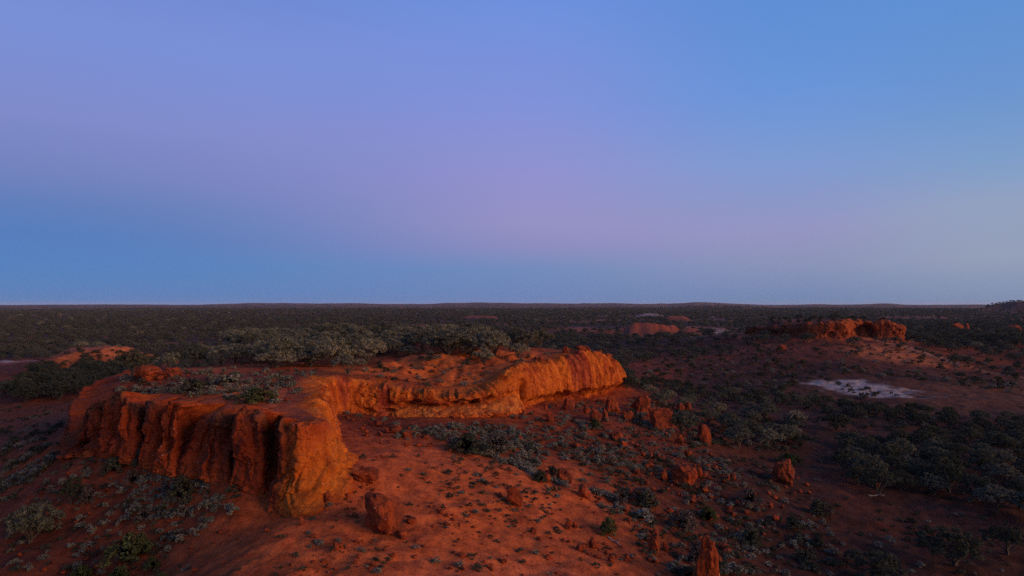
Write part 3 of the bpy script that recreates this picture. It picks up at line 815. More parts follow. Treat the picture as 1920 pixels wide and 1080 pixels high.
FCAVES = [(s_near(far, 134.5, 261), .20, 5.6, .56, 8.0), (s_near(far, 106, 280), .30, 6.5, .22, 3.0), (s_near(far, 119.5, 256), .25, 1.8, .2, 2.0), (s_near(far, 125, 255.5), .22, 1.4, .2, 1.6),
          (s_near(far, 144, 258), .42, .9, .09, 1.4), (s_near(far, 146.5, 257.5), .62, .8, .08, 1.2), (s_near(far, 148, 258), .40, .6, .10, 1.2), (s_near(far, 142.5, 258.5), .70, .7, .07, 1.0), (s_near(far, 149.5, 260), .68, .6, .07, 1.0)]
def far_disp(S, h, q):
    hc = np.clip(h, 0, 1); zz = h * 6.5
    out = -0.8 * hc + 0.9 * fbm2(S * .16, zz * .06, 4, 101) + 0.6 * fbm2(S * .5, zz * .35, 3, 102) + 0.9 * sstep(0.2, 0.8, hc)
    out = out - 1.2 * sstep(.82, 1, hc) ** 2
    dz = sstep(.5, 1, hc) * (1.6 * fbm2(S * .16, S * 0, 4, 103) + 0.5 * vor2(S / 2.2, S * 0, 7)[0])
    v1, e1 = vor2((S + fbm2(S * .4, zz * .4, 3, 5)) / 2.2, (zz + fbm2(S * .4, zz * .4, 3, 6)) / 1.8, 162)
    out = out + 0.45 * v1 - 0.5 * np.exp(-(e1 / .08) ** 2)
    for cs, ch, rs, rh, d in FCAVES:
        e = np.sqrt(((S - cs) / rs) ** 2 + ((hc - ch) / rh) ** 2) + 0.3 * noise2(S * .6, zz * .6, 9)
        out = out - d * (1 - sstep(0.5, 1.1, e))
    return out, dz, np.zeros_like(out)
S_FR = s_near(far, 112, 263)
def far_col(S, h, x, y, z, o):
    n = fbm3(x / 3, y / 3, z / 3, 4, 91); v = fbm2(S * 0.3, z * 0.08, 4, 92)
    c = np.tile(np.array((0.36, 0.086, 0.029)), (len(x), 1))
    c = lerp(c, np.array((0.22, 0.050, 0.024)), np.clip(0.25 + 1.8 * n + v, 0, 1))
    c = lerp(c, np.array((0.16, 0.045, 0.024)), 0.8 * (1 - sstep(S_FR - 4, S_FR + 4, S)))
    c = lerp(c, np.array((0.10, 0.045, 0.028)), sstep(1.0, 1.3, h + .3 * n))
    c = lerp(c, np.array((0.30, 0.066, 0.024)), sstep(.12, -.05, h))
    return np.clip(c, .01, .8)
build_cliff('far_mesa_cliff', far, tps_f, far_disp, far_col, lambda S, h: S * 0 + 0.3, 'distant red cliff on the right with a dark arched cave', flange=6.0, nface=44, nfl=12)

# ------------------------------------------------------------------ boulders
def rock_mesh(name, seed, shape='dome', sub=3, rough=0.25, facets=6):
    rs = random.Random(seed)
    bm = bmesh.new(); bmesh.ops.create_icosphere(bm, subdivisions=sub, radius=1.0)
    p = np.array([v.co[:] for v in bm.verts])
    for _ in range(facets):
        n = np.array([rs.gauss(0, 1), rs.gauss(0, 1), rs.gauss(0, .7)]); n /= np.linalg.norm(n)
        d = rs.uniform(0.55, 0.86)
        p = p - np.maximum(p @ n - d, 0)[:, None] * n[None] * 0.95
    h = np.clip((p[:, 2] + 1) / 2, 0, 1)
    if shape == 'spire':
        p[:, :2] *= (1.05 - 0.48 * h ** 1.6)[:, None]; p[:, 0] += rs.uniform(-.35, .35) * h
    elif shape == 'block':
        p = np.sign(p) * np.abs(p) ** 0.72
    elif shape == 'slab':
        p[:, 0] -= 0.40 * p[:, 2]
    elif shape == 'lean':
        p[:, :2] *= (1.1 - 0.35 * h)[:, None]; p[:, 0] += -0.35 * h
    elif shape == 'tooth':
        p = np.sign(p) * np.abs(p) ** 0.85; p[:, :2] *= (1.0 - 0.34 * np.clip(h - .4, 0, 1) * 1.8)[:, None]; p[:, 0] -= 0.25 * h * h
    k = seed * 3.7
    d = rough * 2 * fbm3(p[:, 0] * 1.4 + k, p[:, 1] * 1.4, p[:, 2] * 1.4, 4, seed) + rough * .9 * fbm3(p[:, 0] * 4.5 + k, p[:, 1] * 4.5, p[:, 2] * 4.5, 3, seed + 9)
    p = p * (1 + d)[:, None]
    p -= (p.max(0) + p.min(0)) / 2
    p /= (p.max(0) - p.min(0))            # unit box
    p[:, 2] += 0.5
    for v, c in zip(bm.verts, p): v.co = c
    me = bpy.data.meshes.new(name); bm.to_mesh(me); bm.free()
    me.polygons.foreach_set('use_smooth', np.full(len(me.polygons), False))
    me.materials.append(M_ROCK)
    n = fbm3(p[:, 0] * 2 + k, p[:, 1] * 2, p[:, 2] * 2, 3, seed)
    col = lerp(np.tile(np.array((0.36, 0.068, 0.020)), (len(p), 1)), np.array((0.15, 0.040, 0.024)), np.clip(0.4 + 1.8 * n, 0, 1))
    set_color(me, 'soil', col)
    return me

def boulder(px, base, w, h, shape, label, seed, sink=0.22, dep=0.9, rz=None, name='boulder', cat='boulder', group=None, y_off=0, tint=None):
    x, y, z = ground_at(px, base)
    k_ = .82 if shape in ('spire', 'lean') else .92
    W, Hh = k_ * w * y / F, k_ * h * y / F
    me = rock_mesh(name, seed, shape, 4 if w > 30 else 3)
    o = link(name, me)
    o.scale = (W, W * dep, Hh * (1 + sink))
    o.location = (x, y + W * dep * 0.35 + y_off, float(Hs(np.array([x]), np.array([y + W * dep * 0.15 + y_off]))[0]) - Hh * sink)
    o.rotation_euler = (0, 0, rz if rz is not None else random.uniform(-.3, .3))
    tag(o, label, cat, group)
    if w >= 14: RUBBLE.append((x, y + W * dep * 0.35, W))
    return o

RUBBLE = []
B = [
 (712,1004,78,78,'slab','large tilted slab with a shadowed left face lying below the mesa nose'),
 (966,950,36,40,'dome','orange tooth shaped boulder alone on the bare red spur'),
 (1058,908,34,32,'dome','boulder with a rounded head beside two dark shrubs'),
 (1024,905,20,20,'dome','red boulder half hidden under the dark shrubs right of the spur'),
 (1097,936,30,24,'dome','low rounded boulder in the row of pale saltbush'),
 (1287,912,54,38,'block','big pitted boulder with a small knob standing at its right end'),
 (1312,896,13,24,'tooth','upright knob of rock at the right end of the pitted boulder'),
 (1246,902,15,22,'dome','narrow upright boulder just left of the big pitted boulder'),
 (1474,908,48,48,'block','large lone boulder on the dark valley floor with black left side'),
 (1324,834,27,42,'block','tall red boulder among the trees at the foot of the slope'),
 (1275,834,18,20,'dome','small orange boulder below the mulga clump'),
 (1291,857,16,14,'dome','small bright boulder right of the middle slope'),
 (1206,776,40,38,'block','leaning dark backed boulder at the right foot of the mesa'),
 (1242,808,44,44,'block','massive square boulder leaning on the mulga tree'),
 (1149,774,34,38,'spire','pyramid shaped boulder right under the end of the cliff'),
 (1118,793,26,30,'tooth','twin pointed boulder in the saltbush, left half'),
 (1135,788,14,24,'tooth','thin pointed boulder in the saltbush, right half of the pair'),
 (1179,789,24,20,'dome','round boulder between the pyramid and the leaning boulder'),
 (1066,768,26,24,'tooth','broken pillar of rock fallen from the cliff foot'),
 (1100,776,16,16,'dome','small boulder in grey saltbush below the right cliff'),
 (1023,768,8,12,'spire','little stump of rock at the cliff foot'),
 (1031,792,16,22,'tooth','jagged low outcrop on the scrub slope below the cliff'),
 (1277,771,16,16,'block','left half of the split orange boulder behind the mulga trees'),
 (1291,771,14,18,'dome','right half of the split orange boulder behind the mulga trees'),
 (1231,753,13,11,'dome','small orange boulder on the skyline of the slope'),
 (1331,1112,48,110,'dome','tall bright orange pinnacle at the bottom edge of the picture'),
 (1227,1036,26,36,'dome','rounded upright boulder on the lower slope'),
 (1249,1034,13,18,'tooth','small pointed stone touching the rounded upright boulder'),
 (1066,993,14,18,'dome','left of two small egg shaped boulders on the spur flank'),
 (1079,992,12,14,'dome','right of two small egg shaped boulders on the spur flank'),
 (1090,1034,20,14,'block','flat rock in the rubble heap at the bottom of the spur'),
 (1112,1030,26,26,'lean','largest rock in the rubble heap at the bottom of the spur'),
 (1147,1055,16,14,'dome','lone rock below the rubble heap near the lower edge'),
 (1191,946,24,14,'dome','dull red boulder under the grey dry bush'),
 (1366,902,10,12,'dome','left stone of a small pair right of the pitted boulder'),
 (1376,900,14,16,'dome','right stone of a small pair right of the pitted boulder'),
 (1158,826,26,18,'block','broad rock of the rubble patch on the middle slope'),
 (1170,842,20,16,'dome','lower rock of the rubble patch on the middle slope'),
 (1206,856,10,10,'dome','small stone on the middle slope among tussocks'),
 (1245,866,12,10,'dome','small stone beside a tussock on the middle slope'),
 (735,812,34,16,'block','broken slab of rock below the left end of the bay wall'),
 (704,800,26,12,'dome','low slab half buried in rubble below the bay wall'),
 (762,822,22,13,'block','cracked block of rock at the foot of the bay rubble'),
 (975,828,15,14,'lean','small orange rock standing in the pale saltbush'),
 (270,714,62,30,'dome','rounded red outcrop on the back left rim of the mesa top'),
 (318,706,34,18,'block','broken red outcrop right of the rounded one on the mesa top'),
 (224,775,10,20,'spire','thin rock fin on the left end of the mesa rim'),
 (1468,657,18,11,'dome','lone red boulder on the slope below the far mesa'),
 (1495,632,16,12,'block','red block fallen at the left foot of the far cliff'),
 (1800,622,28,18,'block','dark orange outcrop on the rise right of the far mesa'),
 (1815,622,12,20,'spire','pointed rock beside the outcrop right of the far mesa'),
 (1908,622,30,14,'block','ochre outcrop near the right edge of the picture'),
 (1647,916,9,12,'dome','bright orange stone in the shade of the dark trees'),
 (1443,928,10,8,'dome','small red stone left below the lone valley boulder'),
 (1446,953,9,8,'dome','left of two small orange stones on the dark flat'),
 (1468,954,8,7,'dome','right of two small orange stones on the dark flat'),
 (1488,990,9,9,'dome','small orange stone beside a dark tussock on the flat'),
 (1375,968,10,10,'dome','red stone beside grey scrub on the lower right slope'),
 (1401,966,10,9,'dome','red stone behind the grey scrub on the lower right slope'),
 (682,908,54,30,'block','ochre ledge of broken rock at the right foot of the mesa nose'),
 (1062,690,14,26,'tooth','knob of rock standing on the rim of the right cliff'),
 (1094,672,34,16,'block','red cap rock on the highest part of the right cliff'),
 (1122,668,22,12,'block','flat cap rock right of the highest one on the cliff'),
 (1146,676,20,14,'tooth','last knob on the rim above the end of the cliff'),
 (1010,694,18,16,'block','weathered lump on the rim left of the right cliff'),
 (610,945,24,26,'dome','lump of ochre rock broken off the foot of the nose'),
 (565,985,12,16,'spire','thin upright splinter of ochre rock below the nose'),
 (632,1030,22,12,'dome','low ochre rock beside a dark tussock at the bottom'),
 (700,985,16,14,'dome','small rock leaning on the left side of the tilted slab'),
 (745,1000,20,22,'dome','ochre rock at the right end of the tilted slab'),
 (1000,1000+0,14,10,'dome','low red stone on the open spur'),
]
for i, (px, py, w, h, sh, lab) in enumerate(B):
    boulder(px, py, w, h, sh, lab, 11 + i)

# ------------------------------------------------------------------ plants
def leaf_cloud(name, mat, centers, radii, per, size, seed, tops=0.0, squash=0.8):
    """small leaf faces spread through many clumps; one crown mesh"""
    r = np.random.default_rng(seed)
    V, Fc, Sh = [], [], []
    n0 = 0
    for c, rad in zip(centers, radii):
        d = r.normal(size=(per, 3)); d /= np.linalg.norm(d, axis=1)[:, None]
        rr_ = rad * r.uniform(0.55, 1.08, per) ** 0.6
        p = c + d * rr_[:, None] * np.array((1, 1, squash))
        nrm = d + r.normal(scale=.55, size=(per, 3)) + np.array((0, 0, .35)); nrm /= np.linalg.norm(nrm, axis=1)[:, None]
        a = np.cross(nrm, r.normal(size=(per, 3))); a /= np.linalg.norm(a, axis=1)[:, None]
        b = np.cross(nrm, a)
        sz = size * r.uniform(.6, 1.35, per)[:, None]
        q = np.stack([p - a * sz * .5, p - b * sz * .32, p + a * sz * .6, p + b * sz * .32], 1)
        V.append(q.reshape(-1, 3))
        Fc.append(np.arange(per * 4).reshape(-1, 4) + n0); n0 += per * 4
        k = r.uniform(.78, 1.2)
        Sh.append(np.repeat(k * r.uniform(.8, 1.2, per), 4))
    me = mesh_np(name, np.vstack(V), np.vstack(Fc), False)
    sh = np.concatenate(Sh)
    set_color(me, 'shade', np.c_[sh, sh, sh])
    me.materials.append(mat)
    return me

def limbs(name, mat, paths, sides=5):
    V, Fc = [], []
    for pts, r0, r1 in paths:
        pts = [Vector(p) for p in pts]
        base = len(V)
        for i, p in enumerate(pts):
            t = (pts[min(i+1, len(pts)-1)] - pts[max(i-1, 0)]).normalized()
            a = t.cross(Vector((.3, 1, .2))).normalized(); b = t.cross(a)
            rad = r0 + (r1 - r0) * i / (len(pts) - 1)
            for k in range(sides):
                an = 2 * math.pi * k / sides
                V.append(p + (a * math.cos(an) + b * math.sin(an)) * rad)
        for i in range(len(pts) - 1):
            for k in range(sides):
                k2 = (k + 1) % sides
                Fc.append((base + i*sides + k, base + i*sides + k2, base + (i+1)*sides + k2, base + (i+1)*sides + k))
    me = mesh_np(name, [v[:] for v in V], Fc, True)
    me.materials.append(mat)
    return me

def tree_variant(seed, mat, kind='mulga'):
    """unit tree: height 1, crown a little wider than tall; returns (crown mesh, trunk mesh)"""
    r = random.Random(seed)
    cs, rad, paths = [], [], []
    wide = r.uniform(.50, .60)
    low = r.uniform(.26, .34) if kind == 'mulga' else r.uniform(.14, .24)
    nl = r.randint(6, 9)
    lobes = []
    for i in range(nl):
        an = 2 * math.pi * (i + r.uniform(-.35, .35)) / nl
        d = wide * r.uniform(.48, .80)
        lobes.append((d * math.cos(an), d * math.sin(an), r.uniform(low + .16, .62), r.uniform(.18, .27)))
    for i in range(3):
        an = 2 * math.pi * (i + r.uniform(-.3, .3)) / 3; d = wide * r.uniform(.15, .38)
        lobes.append((d * math.cos(an), d * math.sin(an), r.uniform(.66, .78), r.uniform(.20, .27)))
    for lx, ly, lz, lr in lobes:
        for k in range(15):
            th = r.uniform(0, 2 * math.pi); u = r.uniform(-.45, 1)
            q = math.sqrt(max(0, 1 - u * u))
            cs.append((lx + lr * q * math.cos(th), ly + lr * q * math.sin(th), min(.97, lz + lr * .80 * u)))
            rad.append(r.uniform(.050, .085))
        st = (r.uniform(-.03, .03), r.uniform(-.03, .03), r.uniform(.02, .14))
        mid = ((lx * .4 + st[0]), (ly * .4 + st[1]), lz * .55)
        paths.append(([st, mid, (lx * .85, ly * .85, lz), (lx * 1.0, ly * 1.0, lz + lr * .3)], .017, .005))
    for k in range(r.randint(1, 3)):
        a = r.uniform(0, 6.28)
        paths.append(([(0.02 * math.cos(a), 0.02 * math.sin(a), -.06), (.03 * math.cos(a), .03 * math.sin(a), .12), (.07 * math.cos(a), .07 * math.sin(a), .30)], .028, .015))
    crown = leaf_cloud('crown', mat, np.array(cs), rad, 42, .040, seed)
    trunk = limbs('trunk', M_BARK, paths)
    return crown, trunk

def bush_variant(seed, mat, name, ncl=34, per=22, size=.10, wide=.5, crad=.15):
    r = random.Random(seed); cs, rad = [], []
    for k in range(ncl):
        th = r.uniform(0, 2 * math.pi); u = r.uniform(0.02, 1); q = math.sqrt(1 - u * u) * r.uniform(.75, 1.05)
        w = wide * (1 + .25 * math.sin(2 * th + seed) + .15 * math.sin(5 * th + seed))
        cs.append((w * q * math.cos(th), w * q * math.sin(th), .06 + .84 * u * r.uniform(.75, 1.0))); rad.append(crad * r.uniform(.7, 1.2))
    return leaf_cloud(name, mat, np.array(cs), rad, per, size, seed)

def twig_variant(seed, name):
    r = random.Random(seed); paths = []
    for k in range(46):
        a = r.uniform(0, 6.28); t = r.uniform(.1, 1.0)
        e = (.55 * t * math.cos(a), .55 * t * math.sin(a), r.uniform(.55, 1.0) * (1 - .45 * t * t))
        m = (e[0] * .4 + r.uniform(-.05, .05), e[1] * .4 + r.uniform(-.05, .05), e[2] * .5)
        paths.append(([(0, 0, -.03), m, e], .018, .006))
    return limbs(name, M_DRY, paths, 3)

MULGA = [tree_variant(100 + i, M_LEAF) for i in range(7)]
MIDT = [tree_variant(260 + i, M_MID) for i in range(4)]
DARKT = [tree_variant(200 + i, M_DARK, 'dark') for i in range(4)]
PLAINT = [tree_variant(230 + i, M_PLAIN, 'dark') for i in range(4)]
GREENB = [bush_variant(300 + i, M_GREEN, 'foliage', 60, 26, .085, .5, .13) for i in range(3)]
DARKB = [bush_variant(320 + i, M_DARK, 'foliage', 50, 24, .09, .5, .14) for i in range(3)]
DRYB = [bush_variant(340 + i, M_DRY, 'foliage', 50, 20, .07, .5, .14) for i in range(3)]
TWIGS = [twig_variant(360 + i, 'twigs') for i in range(3)]
SALT = [bush_variant(400 + i, M_SALT, 'saltbush', 18, 14, .20, .5, .20) for i in range(5)]
TUFT = [bush_variant(420 + i, M_DARK, 'tussock', 14, 12, .22, .5, .20) for i in range(4)]

def part_copy(name, me, parent):
    return link(name, me, None, parent)

def place_tree(x, y, z, h, variants, label, group, name='mulga_tree', cat='tree', wid=1.0, rz=None, i=None):
    cr, tr = variants[random.randrange(len(variants)) if i is None else i]
    e = bpy.data.objects.new(name, None); C.objects.link(e)
    e.location = (x, y, z - .02 * h); e.scale = (h * wid, h * wid, h); e.rotation_euler = (0, 0, random.uniform(0, 6.28) if rz is None else rz)
    tag(e, label, cat, group)
    part_copy('crown', cr, e); part_copy('trunk', tr, e)
    return e

def place_bush(x, y, z, w, h, fol, label, group, name='bush', cat='bush'):
    e = bpy.data.objects.new(name, None); C.objects.link(e)
    e.location = (x, y, z - .03 * h); e.scale = (w, w, h); e.rotation_euler = (0, 0, random.uniform(0, 6.28))
    tag(e, label, cat, group)
    part_copy('foliage', random.choice(fol), e); part_copy('twigs', random.choice(TWIGS), e)
    return e

# plants that the photograph sets apart from the rest: px, foot py, width px, height px, kind, label
HAND = [
 (58,1018,102,84,'mulga','umbrella shaped grey tree with a pale bare trunk at the lower left edge'),
 (133,946,46,56,'darkt','dark twin crowned tree on the slope left of the pillars, left crown'),
 (166,942,36,44,'dry','grey brown bush touching the dark tree on the lower left slope'),
 (240,1052,86,62,'green','big dark green dome shaped bush on the lower left slope'),
 (286,1066,32,28,'green','small green bush below right of the big green dome'),
 (150,1090,40,36,'green','yellow green bush at the bottom edge, left of two'),
 (226,1092,42,40,'green','yellow green bush at the bottom edge, right of two'),
 (300,1092,26,22,'green','small green bush at the bottom edge under the spur ridge'),
 (340,932,52,48,'dark','greyish green bush in the saltbush patch below the pillars'),
 (215,882,46,36,'dark','dark green bush under the left pillars'),
 (262,872,30,36,'dark','dark narrow bush at the foot of the pillars'),
 (250,905,36,30,'dry','brown dry bush above the saltbush patch'),
 (345,875,40,18,'dark','flat dark bush hugging the foot of the pillars'),
 (270,975,40,26,'dry','spreading brown bush in the lower saltbush patch'),
 (360,735,52,32,'dark','dark spreading bush on the mesa top above the pillars'),
 (428,722,42,26,'salt','pale grey green bush on the mesa top right of the dark spreading bush'),
 (483,754,64,34,'greent','bright green flat topped bush on the mesa top at the rim'),
 (412,805,16,44,'dark','dark shrub growing in a cleft between two pillars'),
 (233,775,16,28,'dark','dark shrub in the leftmost cleft of the pillars'),
 (290,705,24,18,'dark','dark bush beside the rounded red outcrop'),
 (216,726,22,16,'dark','small grey bush on the left rim of the mesa top'),
 (174,770,26,18,'dark','dark bush below the left end of the rim'),
 (652,704,46,36,'mulga','round mulga tree nearest the cliff edge above the bay'),
 (624,688,62,50,'mulga','largest domed mulga tree at the front of the mesa grove'),
 (583,688,56,34,'mulga','broad mulga tree left of the largest domed one'),
 (518,690,64,34,'mulga','wide low mulga tree at the left front of the grove'),
 (505,668,56,44,'mulga','tall mulga tree behind the wide low one at the left front'),
 (735,668,34,34,'mulga','small mulga tree at the foot of the grove above the bay'),
 (668,672,30,30,'mulga','small mulga between the domed tree and the bank'),
 (908,684,32,30,'mulga','single round mulga on the orange bank above the bay'),
 (972,672,36,28,'mulga','single mulga at the top right of the orange bank'),
 (806,676,30,26,'dry','brown bush at the top of the orange bank'),
 (876,684,16,18,'dry','small grey bush left of the single round mulga on the bank'),
 (712,690,14,18,'dark','small dark bush low on the bank above the bay'),
 (735,664,24,30,'mulga','thin mulga at the edge of the grove above the bank'),
 (854,656,26,22,'mulga','pale topped mulga above the middle of the bank'),
 (875,850,72,44,'dark','big dark green bush in front of the bay wall'),
 (932,846,58,46,'dry','large grey brown dry bush beside the big dark green bush'),
 (1115,802,26,20,'green','yellow green shrub in front of the twin pointed boulder'),
 (1278,812,66,50,'mulga','broad mulga tree growing against the square boulder'),
 (1328,795,46,34,'mulga','mulga tree behind the tall red boulder'),
 (1398,825,66,46,'mulga','wide mulga tree right of the tall red boulder'),
 (1455,828,56,40,'mulga','pale mulga tree at the right of the middle slope trees'),
 (1435,785,60,34,'mulga','flat mulga tree behind the wide mulga on the slope'),
 (1568,806,58,36,'darkt','dark flat crowned tree alone on the right flat'),
 (1490,800,44,28,'darkt','dark tree behind the pale mulga on the right slope'),
 (1205,940,62,32,'dry','low dry bush over the dull red boulder'),
 (1165,944,26,38,'dry','upright dry bush left of the low dry bush'),
 (1212,952,44,38,'dark','dark bush at the end of the row of pale saltbush'),
 (1142,1000,40,38,'green','yellow green bush on the lower slope below the saltbush row'),
 (1012,903,26,28,'dark','left dark shrub at the top of the saltbush row'),
 (1036,892,26,24,'dark','right dark shrub at the top of the saltbush row'),
 (1204,972,42,22,'salt','pale grey bush below the dry bushes on the lower slope'),
 (1280,990,64,44,'dry','grey twiggy bush in the middle of the lower slope'),
 (1328,974,38,30,'green','olive green bush right of the grey twiggy bush'),
 (1312,1056,58,58,'dry','dark twiggy bush behind the orange pinnacle'),
 (1292,1084,52,26,'dark','low grey bush at the foot of the orange pinnacle'),
 (1480,870,46,26,'green','dark green bush right behind the lone valley boulder'),
 (1404,945,60,36,'dry','brown grey bush left of the two small orange stones'),
 (1410,1020,44,40,'dark','grey bush right of the orange pinnacle'),
 (1536,966,44,36,'dark','round grey bush on the dark flat below the lone boulder'),
 (1508,1054,42,30,'dark','round dark bush near the bottom on the dark flat'),
 (1488,990,34,26,'dark','small dark bush beside the orange stone on the flat'),
 (1535,1022,24,20,'dark','small blue grey bush between two bushes on the flat'),
 (1652,1092,100,64,'darkt','grey topped tree at the bottom edge on the right flat'),
 (1605,1060,40,34,'darkt','small tree touching the grey topped tree at the bottom edge'),
 (1790,1060,110,78,'darkt','dark spreading tree with bare trunk in the lower right corner'),
 (1710,980,20,12,'dark','single tussock like bush on the open dark flat'),
 (1502,836,60,26,'darkt','dark low tree above the lone valley boulder'),
 (1890,1040,80,60,'darkt','dark tree at the lower right edge'),
]
for px, py, w, h, kd, lab in HAND:
    x, y, z = ground_at(px, py)
    kk = 1.12 if (kd == 'mulga' and 400 < px < 1000) else .92
    W, Hh = kk * w * y / F, kk * h * y / F
    if kd == 'mulga': place_tree(x, y, z, Hh, MULGA if px < 1100 and px > 200 else MIDT, lab, None, wid=W / Hh * .92)
    elif kd == 'darkt': place_tree(x, y, z, Hh, DARKT, lab, None, 'dark_tree', 'tree', wid=W / Hh * 1.0)
    elif kd == 'greent':
        place_bush(x, y, z, W, Hh, GREENB, lab, None, 'green_bush')
    else:
        fol = {'green': GREENB, 'dark': DARKB, 'dry': DRYB, 'salt': SALT}[kd]
        nm = {'green': 'green_bush', 'dark': 'dark_bush', 'dry': 'dry_bush', 'salt': 'grey_bush'}[kd]
        place_bush(x, y, z, W * .95, Hh, fol, lab, None, nm)

# fallen dead branches, bleached grey
for px, py, ln, rz, lab in [(1643, 930, 34, 0.15, 'bleached fallen branch lying under the dark trees on the right flat'), (1152, 1016, 26, -0.7, 'bleached fallen branch beside the yellow green bush on the lower slope')]:
    x, y, z = ground_at(px, py); L = ln * y / F
    bz = lambda u, v: float(Hs(np.array([x + u]), np.array([y + v]))[0]) - z
    pts = [(u * L * math.cos(rz), u * L * math.sin(rz), bz(u * L * math.cos(rz), u * L * math.sin(rz)) + .05 + .05 * math.sin(u * 9)) for u in (-.5, -.2, .1, .35, .5)]
    side = [pts[2], (pts[2][0] + .2 * L, pts[2][1] - .18 * L, pts[2][2] + .12), (pts[2][0] + .34 * L, pts[2][1] - .26 * L, pts[2][2] + .26)]
    o = link('fallen_branch', limbs('fallen_branch', M_PALEBARK, [(pts, .07, .03), (side, .045, .015)], 6)); o.location = (x, y, z)
    tag(o, lab, 'branch')

# ---- scattered trees: every candidate is (x, y, z, height, width factor, species, zone); the largest become things, the rest one mass
cand = []
def in_poly(px, py, poly):
    ins = np.zeros(len(px), bool)
    for (ax, ay), (bx, by) in zip(poly, poly[1:] + poly[:1]):
        c = (ay > py) != (by > py)
        if by != ay: ins ^= c & (px < (bx - ax) * (py - ay) / (by - ay) + ax)
    return ins

def poisson(x, y, dist):
    keep = []; cell = {}; big = float(np.max(dist))
    for i in range(len(x)):
        d = dist if np.isscalar(dist) else dist[i]
        k = (int(x[i] // big), int(y[i] // big)); ok = True
        for a in (-1, 0, 1):
            for b in (-1, 0, 1):
                for j in cell.get((k[0]+a, k[1]+b), ()):
                    if (x[i]-x[j])**2 + (y[i]-y[j])**2 < d*d: ok = False; break
                if not ok: break
            if not ok: break
        if ok: cell.setdefault(k, []).append(i); keep.append(i)
    return np.array(keep, int)

# grove on the mesa
x = rng.uniform(-85, 20, 9000); y = rng.uniform(76, 172, 9000)
sm = mesa.sd(x, y)
edge = np.where(x < -24, 84 + 0.25 * np.abs(x + 24), np.where(x < -18, 86, 93 + 3 * noise2(x / 6, y / 6, 2)))
edge = np.where(x > -2, np.maximum(edge, 98 + (x + 2) * 1.4), edge)
m = (sm > 3.5) & (y > edge)
x, y = x[m], y[m]
k = poisson(x, y, 3.1 + 1.5 * (fbm2(x / 7, y / 7, 2, 17) > 0.05))
x, y = x[k], y[k]; z = Hs(x, y)
for a, b, c in zip(x, y, z):
    h = 1.7 + 2.5 * rng.uniform() ** .8; cand.append((a, b, c, h, rng.uniform(.95, 1.45), 0 if rng.uniform() < .68 else 3, 'mesa'))

def zone_px(poly, n, dist, hlo, hhi, sp, zone, dens=None, wlo=.9, whi=1.3):
    p = np.array(poly); lo, hi = p.min(0), p.max(0)
    px = rng.uniform(lo[0], hi[0], n); py = rng.uniform(lo[1], hi[1], n)
    m = in_poly(px, py, poly); px, py = px[m], py[m]
    x, y, z, ok = ground_many(px, py)
    ok &= (np.hypot(x - 132, y - 246) > 16)
    x, y, z = x[ok], y[ok], z[ok]
    k = poisson(x, y, dist); x, y, z = x[k], y[k], z[k]
    for a, b, c in zip(x, y, z):
        cand.append((a, b, c, rng.uniform(hlo, hhi), rng.uniform(wlo, whi), 3 if zone in ('thicket', 'slope', 'creek') and rng.uniform() < (.8 if zone == 'slope' else .3) else sp, zone))

zone_px([(1590,838),(1740,842),(1770,880),(1760,935),(1620,930),(1580,880)], 500, 3.1, 1.8, 3.4, 1, 'thicket')
zone_px([(1770,862),(1920,838),(1960,900),(1960,990),(1840,965),(1770,930)], 500, 3.4, 1.8, 3.4, 1, 'thicket')
zone_px([(1690,838),(1920,815),(1920,850),(1740,860)], 200, 3.4, 1.8, 3.0, 1, 'thicket')
zone_px([(1410,745),(1480,745),(1620,768),(1760,776),(1960,796),(1960,822),(1780,806),(1640,790),(1500,770),(1410,762)], 800, 2.4, 1.4, 2.5, 1, 'creek')
zone_px([(1165,706),(1250,722),(1440,748),(1440,765),(1330,752),(1240,735),(1165,728)], 500, 2.3, 1.3, 2.3, 1, 'creek')
zone_px([(1210,735),(1300,750),(1440,770),(1430,790),(1330,778),(1220,760)], 110, 3.6, 1.3, 2.3, 0, 'slope')
zone_px([(1340,800),(1500,790),(1500,835),(1380,850)], 60, 5, 2.0, 3.0, 0, 'slope')
zone_px([(20,735),(90,712),(230,690),(262,700),(215,724),(110,752),(30,757)], 700, 3.0, 2.6, 4.2, 1, 'gully')
zone_px([(60,700),(200,700),(240,690),(300,675),(380,655),(400,672),(330,690),(240,705),(100,722)], 500, 3.4, 2.4, 3.8, 1, 'gully')
zone_px([(1180,640),(1440,630),(1430,660),(1560,660),(1520,700),(1560,705),(1540,740),(1440,742),(1200,700)], 260, 5.0, 0.8, 1.9, 1, 'far slope')
zone_px([(1700,640),(1920,640),(1920,740),(1820,720),(1700,680)], 160, 6, 0.8, 1.9, 1, 'far slope')
zone_px([(1680,600),(1920,585),(1920,650),(1720,655)], 900, 4, 2.4, 3.8, 1, 'far slope')
zone_px([(1440,600),(1690,598),(1690,606),(1440,608)], 200, 4, 1.5, 2.6, 1, 'far mesa')

